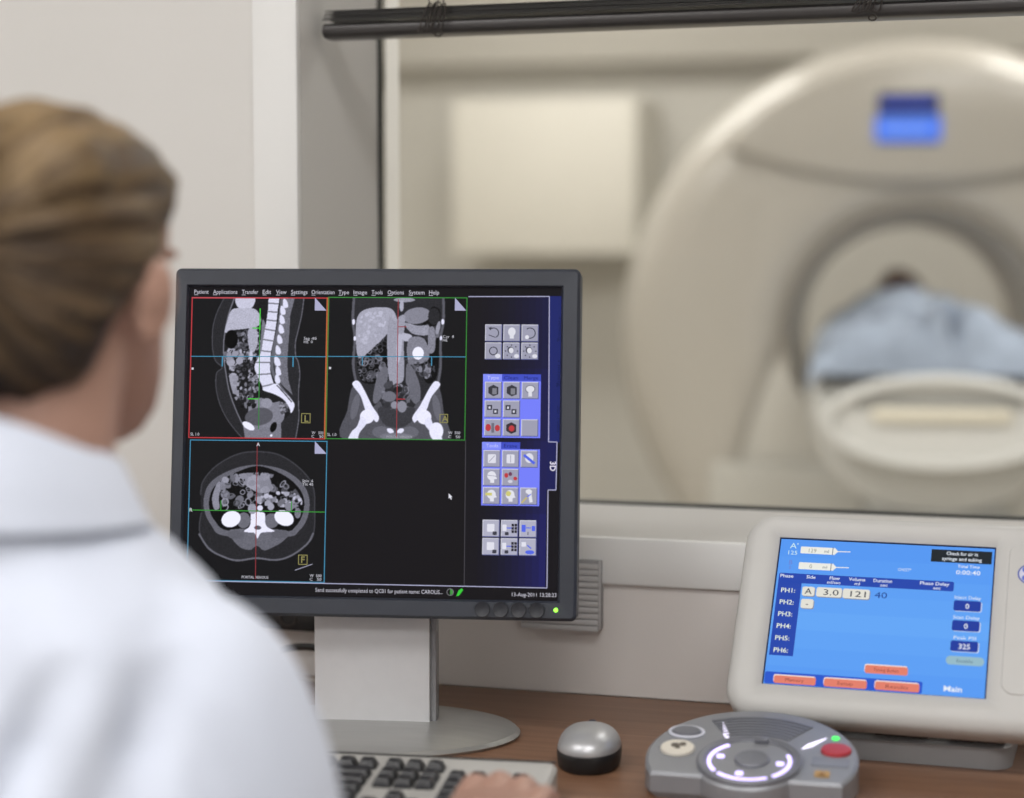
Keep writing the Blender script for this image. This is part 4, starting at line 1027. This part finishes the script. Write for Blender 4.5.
# table
tb = empty('scanner_table', (GX, GYc, 0), GYAW); tag(tb, 'white patient table with rounded end sliding into the scanner ring', 'table')
M_tab = mat('table_white', (206, 206, 204), 0.38, var=0.01)
M_tabd = mat('table_grey', (150, 150, 148), 0.5)
TE = -1.10; TZ = .772
def hull(y, k):
    out = []
    for a in range(0, 21):
        t = PI * a / 20; out.append((-.325 * k * math.cos(t), y, TZ + .07 - (.33) * math.sin(t) ** .8 * k))
    return out + [(.29 * k, y, TZ + .085), (-.29 * k, y, TZ + .085)]
G().loft([hull(-.98, .93), hull(-.94, 1.0), hull(-.06, 1.0)]).build('table_body', M_tab, tb, 30)
G().box((-.17, -.95, 0), (.17, -.08, TZ - .2), .02).build('pedestal', M_tab, tb)
G().box((-.185, -1.00, TZ - .262), (.185, -.07, TZ - .238), .004).build('pedestal_joint', M_tabd, tb)
# end cap: oval dish with a recessed handle slot
def oval(y, kx_, kz_, zc=TZ): return [(.302 * kx_ * math.cos(2 * PI * k / 48), y, zc + .122 * kz_ * math.sin(2 * PI * k / 48)) for k in range(48)]
G().loft([oval(-.96, .97, .97), oval(-1.06, 1.0, 1.0), oval(-1.09, .985, .96), oval(-1.10, .95, .90), oval(-1.098, .90, .82), oval(-1.075, .86, .74), oval(-1.07, .3, .3)]).build('end_cap', M_tab, tb, 30)
G().box((-.17, -1.092, TZ + .005), (.17, -1.06, TZ + .038), .008).build('handle', mat('handle_cream', (226, 220, 204), 0.4), tb)
G().loft([[(x, y, TZ + z) for x, z in rrect(-.21, .036, .20, .072, .016, 5)] for y in (-1.079, -1.066)]).build('handle_slot', M_tabd, tb)
# cradle
cr = []
for y in (-1.02, -.98, .55, .58):
    k = .94 if y in (-1.02, .58) else 1
    cr.append([(-.225 * k * math.cos(PI * a / 16), y, TZ + .15 - .06 * math.sin(PI * a / 16)) for a in range(17)] + [(.205 * k * math.cos(PI * a / 16), y, TZ + .155 - .05 * math.sin(PI * a / 16)) for a in range(17)])
G().loft(cr).build('cradle', mat('cradle_grey', (176, 174, 168), 0.45), tb, 30)
G().box((-.15, -.9, TZ + .07), (.15, .0, TZ + .12), .01).build('cradle_rail', M_tabd, tb)

# patient, lying feet towards the window, and the sheet
def place(o): o.location = (GX, GYc, 0); o.rotation_euler = (0, 0, GYAW); return o
M_skin = mat('skin', (176, 138, 122), 0.5, var=0.05, vs=18, bump=0.05, bs=300)
pat = empty('person', (GX, GYc, 0), GYAW); tag(pat, 'brown-haired patient lying under a pale blue sheet inside the scanner ring', 'person')
g = G(); PZ = TZ + .097
g.loft([[(hw * math.cos(2 * PI * k / 24), y, PZ + .085 + hh * math.sin(2 * PI * k / 24)) for k in range(24)] for y, hw, hh in ((-.08, .05, .04), (-.04, .14, .07), (.02, .165, .07), (.14, .145, .068), (.30, .165, .072), (.40, .16, .066), (.45, .08, .05))])
g.limb([(0, .42, PZ + .12), (0, .54, PZ + .115)], [.06, .055]); g.sphere((0, .62, PZ + .11), (.078, .11, .095))
g.sphere((0, .59, PZ + .203), (.015, .028, .02))
for s_ in (-1, 1):
    g.limb([(.165 * s_, .36, PZ + .10), (.19 * s_, .14, PZ + .09), (.175 * s_, -.12, PZ + .075)], [.048, .040, .03]); g.sphere((.17 * s_, -.19, PZ + .072), (.035, .07, .02))
    g.limb([(.085 * s_, .02, PZ + .08), (.10 * s_, -.38, PZ + .075), (.09 * s_, -.74, PZ + .06)], [.075, .055, .040]); g.sphere((.09 * s_, -.78, PZ + .075), (.04, .035, .065))
    g.sphere((.08 * s_, .64, PZ + .12), (.012, .02, .03))
link('body', remeshed(g, .011, 3), M_skin, pat, None)
M_phair = mat('patient_hair', (132, 88, 62), 0.55, var=0.2, vs=60)
g = G(); g.sphere((-.02, .655, PZ + .148), (.088, .105, .100)); g.sphere((-.03, .60, PZ + .225), (.05, .06, .03)); link('hair', remeshed(g, .01, 3), M_phair, pat, None)
# sheet as a thick draped grid
V = []; NX, NYg = 60, 60
def sheet_z(u, v):
    # u -1..1 across, v 0 (near end) .. 1 (far)
    a = abs(u)
    crest = 1.072
    prof = (1 - a ** 1.7)
    base = TZ + .165 - .042 * (1 - min(1, v / .03))
    h = base + (crest - base) * prof * (.80 + .20 * min(1, v * 2.2))
    h += .020 * math.sin(5.2 * u + 3 * v) * (1 - a) + .028 * noise.noise(Vector((u * 2.6, v * 2.2, 1.3))) * (1 - a * .6) - .045 * (1 - abs(noise.noise(Vector((u * 2.4 + v * 1.5, v * 1.4 - u, 7.3))))) ** 9 * (1 - a * .5) + .018 * noise.noise(Vector((u * 7, v * 4, 4)))
    h -= .060 * math.exp(-((u - .14 + .10 * v) / .055) ** 2) * (1 - v * .5)
    if v < .14: h = base + (h - base) * math.sin(v / .14 * PI / 2)
    if a > .93: h -= (a - .93) * .5
    return h
top, botm = [], []
for j in range(NYg + 1):
    v = j / NYg; y = -1.04 + 1.42 * v; hw = .328 - .03 * v
    if v < .06: yy = y
    top.append([(-.0 + hw * (-1 + 2 * i / NX), y + .01 * noise.noise(Vector((i * .2, j * .2, 0))), sheet_z(-1 + 2 * i / NX, v)) for i in range(NX + 1)])
rings = [r + [(x, y, z - .006) for x, y, z in r[::-1]] for r in top]
sh = G().loft(rings).build('bed_sheet', mat('pale_blue_sheet', (146, 158, 177), 0.8, var=0.34, vs=4.5, bump=0.1, bs=40), None, 60)
place(sh); tag(sh, 'crumpled pale blue sheet over the patient on the scanner table', 'sheet')

# white cabinet on the rear wall
cb = empty('wall_cabinet', (-2.03, SY1, 1.452)); tag(cb, 'plain pale cabinet on the scan room rear wall left of the scanner', 'cabinet')
M_cab = mat('cabinet_white', (222, 218, 208), 0.55, var=0.01)
G().box((-.355, -.42, -.29), (.355, 0, .29), .004).build('body', M_cab, cb)
for s_ in (0,): G().box((-.357, -.44, -.292), (.357, -.42, .292), .004).build('door', M_cab, cb)

# ------------------------------------------------------------------ the woman at the desk
HX, HY, CH = -0.672, 1.195, 1.105          # head centre line and chin height
wm = empty('person', (HX, HY - 0.06, 0)); tag(wm, 'woman in white coat with fair hair pinned up, seated facing the monitor', 'person')
def Wp(x, y, z): return (x, y + 0.06, z)   # local coordinates: x, y relative to head centre
def ring(z, rx_, yb, yf, n=32, cx=0.0, pw=1.0):
    cy = (yb + yf) / 2; ry = (yf - yb) / 2
    return [Wp(cx + rx_ * math.copysign(abs(math.cos(2 * PI * k / n)) ** pw, math.cos(2 * PI * k / n)), cy + ry * math.copysign(abs(math.sin(2 * PI * k / n)) ** pw, math.sin(2 * PI * k / n)), z) for k in range(n)]
HEADS = [(-.004, .012, .055, .085), (.004, .026, .045, .096), (.022, .042, .018, .100), (.045, .053, -.010, .098), (.070, .060, -.040, .094), (.095, .066, -.074, .094), (.118, .071, -.090, .092),
         (.145, .0745, -.098, .095), (.170, .0735, -.098, .092), (.192, .066, -.088, .080), (.209, .050, -.066, .058), (.220, .028, -.036, .032), (.224, .008, -.01, .012)]
g = G()
g.loft([ring(CH + z, a, b, c) for z, a, b, c in HEADS])
# nose, lips, brow, ears
g.loft([ring(CH + .118, .008, .08, .096, 12), ring(CH + .095, .011, .08, .108, 12), ring(CH + .078, .016, .08, .117, 12), ring(CH + .070, .014, .08, .108, 12)])
g.sphere(Wp(0, .096, CH + .046), (.022, .010, .006)); g.sphere(Wp(0, .096, CH + .037), (.019, .010, .006)); g.sphere(Wp(0, .086, CH + .010), (.02, .016, .014))
for s_ in (-1, 1):
    g.sphere(Wp(.033 * s_, .083, CH + .128), (.022, .012, .006))
    Me = Matrix.Rotation(rad(-12), 4, 'X') @ Matrix.Rotation(rad(-22 * s_), 4, 'Z')
    g.sphere(Wp(.076 * s_, -.004, CH + .100), (.007, .019, .031), 16, Me); g.sphere(Wp(.079 * s_, -.008, CH + .108), (.007, .018, .020), 16, Me)
# neck, shoulders, trunk
g.limb([Wp(0, -.015, CH + .07), Wp(0, -.035, CH - .02), Wp(0, -.055, CH - .09)], [.056, .054, .062], 20)
SHZ = CH - .105
g.loft([ring(z, a, b, c) for z, a, b, c in ((CH - .03, .05, -.10, 0), (CH - .06, .070, -.10, .01), (SHZ, .115, -.12, .03), (.90, .14, -.135, .06), (.75, .13, -.13, .05), (.62, .135, -.13, .05), (.52, .165, -.16, .07), (.46, .16, -.16, .08))])
def fingers(g, wx, wy, wz, s_, reach=1.0):
    """hand resting forward (+y) from the wrist; s_ = 1 right hand, -1 left"""
    P = lambda x, y, z: Wp(wx + x * s_, wy + y, wz + z)
    g.loft([[P(x, y, z + .012 * math.sin(2 * PI * k / 16)) if False else P(hw * math.cos(2 * PI * k / 16) + x, y, z + th * math.sin(2 * PI * k / 16)) for k in range(16)] for x, y, z, hw, th in ((0, -.015, 0, .026, .019), (0, .02, .004, .032, .017), (0, .055, .008, .039, .015), (.0, .085, .008, .040, .012), (.0, .094, .006, .034, .008))])
    for x, ln, dz in ((-.029, .92, 0), (-.0095, 1.05, .002), (.0105, .98, .001), (.030, .76, -.003)):
        g.limb([P(x, .08, .008), P(x * 1.05, .08 + .036 * ln, .014 + dz), P(x * 1.08, .08 + .062 * ln, .003 + dz), P(x * 1.1, .08 + .078 * ln, -.010 + dz)], [.0098, .0090, .0082, .0072], 12, 4)
    g.limb([P(-.026, .012, 0), P(-.048, .04, -.004), P(-.056, .068, -.010), P(-.052, .088, -.014)], [.014, .0115, .0098, .0085], 12, 4)
RS = (.126, -.05, SHZ + .000); RE = (.172, -.010, .785); RW = (.221, .200, .787)
LS = (-.126, -.05, SHZ + .000); LE = (-.20, -.01, .785); LW = (-.10, .25, .786)
for (S, E, Q, s_) in ((RS, RE, RW, 1), (LS, LE, LW, -1)):
    g.limb([Wp(S[0], S[1], S[2] - .035), Wp((S[0] + E[0]) / 2, (S[1] + E[1]) / 2, (S[2] + E[2]) / 2), Wp(*E), Wp((E[0] + Q[0]) / 2, (E[1] + Q[1]) / 2, (E[2] + Q[2]) / 2), Wp(*Q)], [.034, .036, .036, .034, .024], 18)
    fingers(g, Q[0], Q[1] + .015, Q[2], s_)
    g.limb([Wp(.09 * s_, -.06, .54), Wp(.11 * s_, .18, .555), Wp(.11 * s_, .38, .55)], [.09, .075, .056], 18)
    g.limb([Wp(.11 * s_, .38, .54), Wp(.11 * s_, .37, .36), Wp(.11 * s_, .34, .10)], [.056, .050, .034], 18)
    g.limb([Wp(.11 * s_, .32, .06), Wp(.115 * s_, .40, .045), Wp(.12 * s_, .50, .035)], [.036, .034, .026], 14)
bodyme = remeshed(g, .0042, 3, .5)
link('body', bodyme, M_skin, wm, None)
for s_ in (-1, 1):
    G().sphere(Wp(.031 * s_, .0855, CH + .113), (.0125, .008, .0075)).build('eye', mat('eye_white', (232, 230, 226), 0.25), wm)
G().loft([[Wp(.021 * math.cos(2 * PI * k / 20), .1055 - .010 * abs(math.cos(2 * PI * k / 20)), CH + .0415 + .006 * math.sin(2 * PI * k / 20)) for k in range(20)], [Wp(.015 * math.cos(2 * PI * k / 20), .1068 - .006 * abs(math.cos(2 * PI * k / 20)), CH + .0415 + .003 * math.sin(2 * PI * k / 20)) for k in range(20)]]).build('lips', mat('lip', (176, 106, 100), 0.4), wm)

# hair: swept up into a twist at the back
def hair_mat():
    m = bpy.data.materials.new('fair_brown_hair'); m.use_nodes = True
    nt = m.node_tree; N = nt.nodes; L = nt.links; b = N['Principled BSDF']
    tc = N.new('ShaderNodeTexCoord'); sp = N.new('ShaderNodeSeparateXYZ'); L.new(tc.outputs['Object'], sp.inputs[0])
    def math_(op, a, bb):
        q = N.new('ShaderNodeMath'); q.operation = op
        for i, v in enumerate((a, bb)):
            if isinstance(v, (int, float)): q.inputs[i].default_value = v
            else: L.new(v, q.inputs[i])
        return q.outputs[0]
    dz = math_('SUBTRACT', sp.outputs[2], CH + .135); dx = math_('ADD', sp.outputs[0], .012)
    an = math_('ARCTAN2', dz, dx)
    rr_ = math_('SQRT', math_('ADD', math_('MULTIPLY', dz, dz), math_('MULTIPLY', dx, dx)), 0)
    cmb = N.new('ShaderNodeCombineXYZ'); L.new(math_('MULTIPLY', an, 5.0), cmb.inputs[0]); L.new(math_('MULTIPLY', rr_, 9.0), cmb.inputs[1]); L.new(math_('MULTIPLY', sp.outputs[1], 7.0), cmb.inputs[2])
    nz = N.new('ShaderNodeTexNoise'); nz.inputs['Scale'].default_value = 1.5; nz.inputs['Detail'].default_value = 7; nz.inputs['Roughness'].default_value = 0.65; L.new(cmb.outputs[0], nz.inputs['Vector'])
    # darker towards the nape: brown roots, with some of the shade painted in
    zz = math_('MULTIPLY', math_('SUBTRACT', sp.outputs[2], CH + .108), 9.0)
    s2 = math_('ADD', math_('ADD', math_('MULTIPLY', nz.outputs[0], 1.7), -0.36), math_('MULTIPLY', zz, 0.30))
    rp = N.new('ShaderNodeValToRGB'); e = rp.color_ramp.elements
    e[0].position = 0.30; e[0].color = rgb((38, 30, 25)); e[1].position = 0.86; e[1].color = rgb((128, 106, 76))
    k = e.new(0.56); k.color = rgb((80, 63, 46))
    L.new(s2, rp.inputs[0]); L.new(rp.outputs[0], b.inputs['Base Color']); b.inputs['Roughness'].default_value = 0.5; b.inputs['Specular IOR Level'].default_value = 0.3
    bp = N.new('ShaderNodeBump'); bp.inputs['Strength'].default_value = 0.6; bp.inputs['Distance'].default_value = 0.004
    L.new(nz.outputs[0], bp.inputs['Height']); L.new(bp.outputs[0], b.inputs['Normal'])
    return m
g = G()
HR = [(.035, .030, -.075, -.030), (.046, .046, -.092, -.020), (.065, .060, -.103, -.014), (.090, .073, -.112, -.006), (.112, .0795, -.117, .040), (.132, .0825, -.119, .074), (.155, .084, -.118, .090), (.178, .081, -.114, .096), (.198, .071, -.100, .082), (.214, .053, -.078, .060), (.225, .030, -.044, .030), (.229, .008, -.014, .006)]
g.loft([ring(CH + z, a, b, c) for z, a, b, c in HR])
# twist: a soft vertical roll left of centre with the ends tucked at the crown
g.limb([Wp(-.012, -.098, CH + .055), Wp(-.018, -.125, CH + .10), Wp(-.016, -.136, CH + .145), Wp(-.004, -.112, CH + .185), Wp(.006, -.08, CH + .208)], [.020, .032, .036, .028, .016], 18)
g.limb([Wp(-.045, -.09, CH + .09), Wp(-.05, -.10, CH + .14), Wp(-.03, -.088, CH + .18)], [.02, .028, .02], 16)
g.sphere(Wp(.048, -.065, CH + .178), (.03, .035, .034))
hm = remeshed(g, .0045, 3)
def hair_wave(p_):
    a = math.atan2(p_.z - CH - .135, p_.x + .012)
    return noise.noise(Vector((a * 5, p_.y * 8, p_.z * 6))) * .0045 + noise.noise(Vector((a * 14, p_.y * 14, 3))) * .002
displace(hm, hair_wave)
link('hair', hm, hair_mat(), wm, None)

# coat
M_coat = mat('white_coat_cotton', (209, 215, 230), 0.85, var=0.02, vs=6, bump=0.08, bs=500)
g = G()
TR = [(CH - .005, .058, -.116, .010), (CH - .035, .074, -.130, .025), (CH - .055, .098, -.138, .040), (CH - .08, .122, -.146, .055), (CH - .11, .148, -.153, .065), (CH - .15, .164, -.160, .075), (.90, .188, -.166, .085), (.80, .178, -.160, .085), (.68, .172, -.155, .085), (.58, .185, -.165, .095), (.49, .20, -.185, .12), (.45, .195, -.18, .11)]
g.loft([ring(z, a, b, c, 40, 0, .92) for z, a, b, c in TR])
for (S, E, Q, s_) in ((RS, RE, RW, 1), (LS, LE, LW, -1)):
    S2 = (S[0] - .035 * s_, S[1], S[2] - .005)
    g.limb([Wp(*S2), Wp(S[0] + .012 * s_, S[1] + .002, S[2] - .045), Wp((S[0] + E[0]) / 2 + .008 * s_, (S[1] + E[1]) / 2 - .008, (S[2] + E[2]) / 2), Wp(E[0] + .002 * s_, E[1] - .012, E[2] + .005), Wp((E[0] + Q[0]) / 2, (E[1] + Q[1]) / 2, (E[2] + Q[2]) / 2 + .005), Wp(Q[0], Q[1] - .02, Q[2])], [.046, .056, .057, .054, .047, .036], 20)
cm = remeshed(g, .006, 8, .5)
def coat_fold(p_):
    d = noise.noise(Vector((p_.x * 8 + p_.z * 3, p_.y * 8, p_.z * 3.5))) * .011 + noise.noise(Vector((p_.x * 16 + p_.z * 9, p_.y * 14, p_.z * 7))) * .006
    for s_ in (-1, 1):       # crease at the sleeve seam, pulling towards the arm-pit
        q = (p_.x * s_ - .118 - .10 * (1.02 - p_.z)) / .014
        if p_.z < 1.02: d -= .010 * math.exp(-q * q) * min(1, (1.02 - p_.z) / .08)
    # long soft pleats down the back
    if p_.y < -.02 and p_.z < 1.0:
        for x0, am, sl in ((-.09, .010, .25), (-.01, .013, -.30), (.065, .014, -.42), (.125, .010, -.30)):
            q = (p_.x - x0 - sl * (.96 - p_.z)) / .017; d -= am * math.exp(-q * q) * min(1, (1.0 - p_.z) / .06)
    return d
displace(cm, coat_fold)
coat = link('coat', cm, M_coat, wm, None)
# collar folded down round the neck
rings = []
for k in range(41):
    a = rad(-235 + 290 * k / 40) if False else rad(140 + 260 * k / 40)
    c, s_ = math.cos(a), math.sin(a)
    rr0 = lambda r, q, z: Wp(r * c, -.052 + q * s_, z)
    dip = .035 * max(0, s_) ** 1.5 - .030 * max(0, -s_) ** 1.5; db = .035 * max(0, s_) ** 1.5 - .004 * max(0, -s_)
    rings.append([rr0(.058, .062, CH - .010 - dip), rr0(.063, .067, CH + .004 - dip), rr0(.069, .073, CH + .001 - dip), rr0(.083, .082, CH - .028 - (dip + db) / 2), rr0(.090, .0845, CH - .042 - db), rr0(.086, .080, CH - .043 - db), rr0(.066, .068, CH - .012 - dip)])
G().loft(rings).build('collar', M_coat, wm, 60)
# trousers and shoes under the desk
g = G()
for s_ in (-1, 1):
    g.limb([Wp(.085 * s_, -.06, .545), Wp(.11 * s_, .18, .56), Wp(.11 * s_, .385, .555)], [.105, .088, .068], 18)
    g.limb([Wp(.11 * s_, .385, .55), Wp(.11 * s_, .375, .36), Wp(.11 * s_, .345, .13)], [.068, .064, .058], 18)
link('trousers', remeshed(g, .012, 3), mat('navy_trousers', (44, 50, 66), 0.8), wm, None)
for s_ in (-1, 1):
    g = G().limb([Wp(.11 * s_, .31, .052), Wp(.115 * s_, .40, .046), Wp(.12 * s_, .52, .040)], [.050, .044, .038], 16)
    for v in g.bm.verts: v.co.z = max(v.co.z, 0.0)
    g.build('shoe', M_black, wm)
# stool
st = empty('swivel_stool', (HX, HY - .09, 0)); tag(st, 'round black swivel stool under the seated woman, below the picture edge', 'stool')
G().lathe([(0, .37), (.17, .37), (.19, .385), (.195, .41), (.18, .432), (.10, .438), (0, .438)], 40).build('seat', M_black, st)
G().lathe([(0, .08), (.028, .08), (.028, .22), (.022, .225), (.022, .37), (0, .37)], 20).build('column', M_silver, st)
for k in range(5):
    a = 2 * PI * k / 5 + .3
    G().loft([[(r * math.cos(a) - q * math.sin(a), r * math.sin(a) + q * math.cos(a), z) for q, z in ((-w2, z0), (w2, z0), (w2, z1), (-w2, z1))] for r, w2, z0, z1 in ((.02, .025, .08, .12), (.27, .015, .055, .075))]).build('leg', M_silver, st)
    G().sphere((.265 * math.cos(a), .265 * math.sin(a), .0275), (.0275, .0275, .0275)).build('caster', M_black, st)
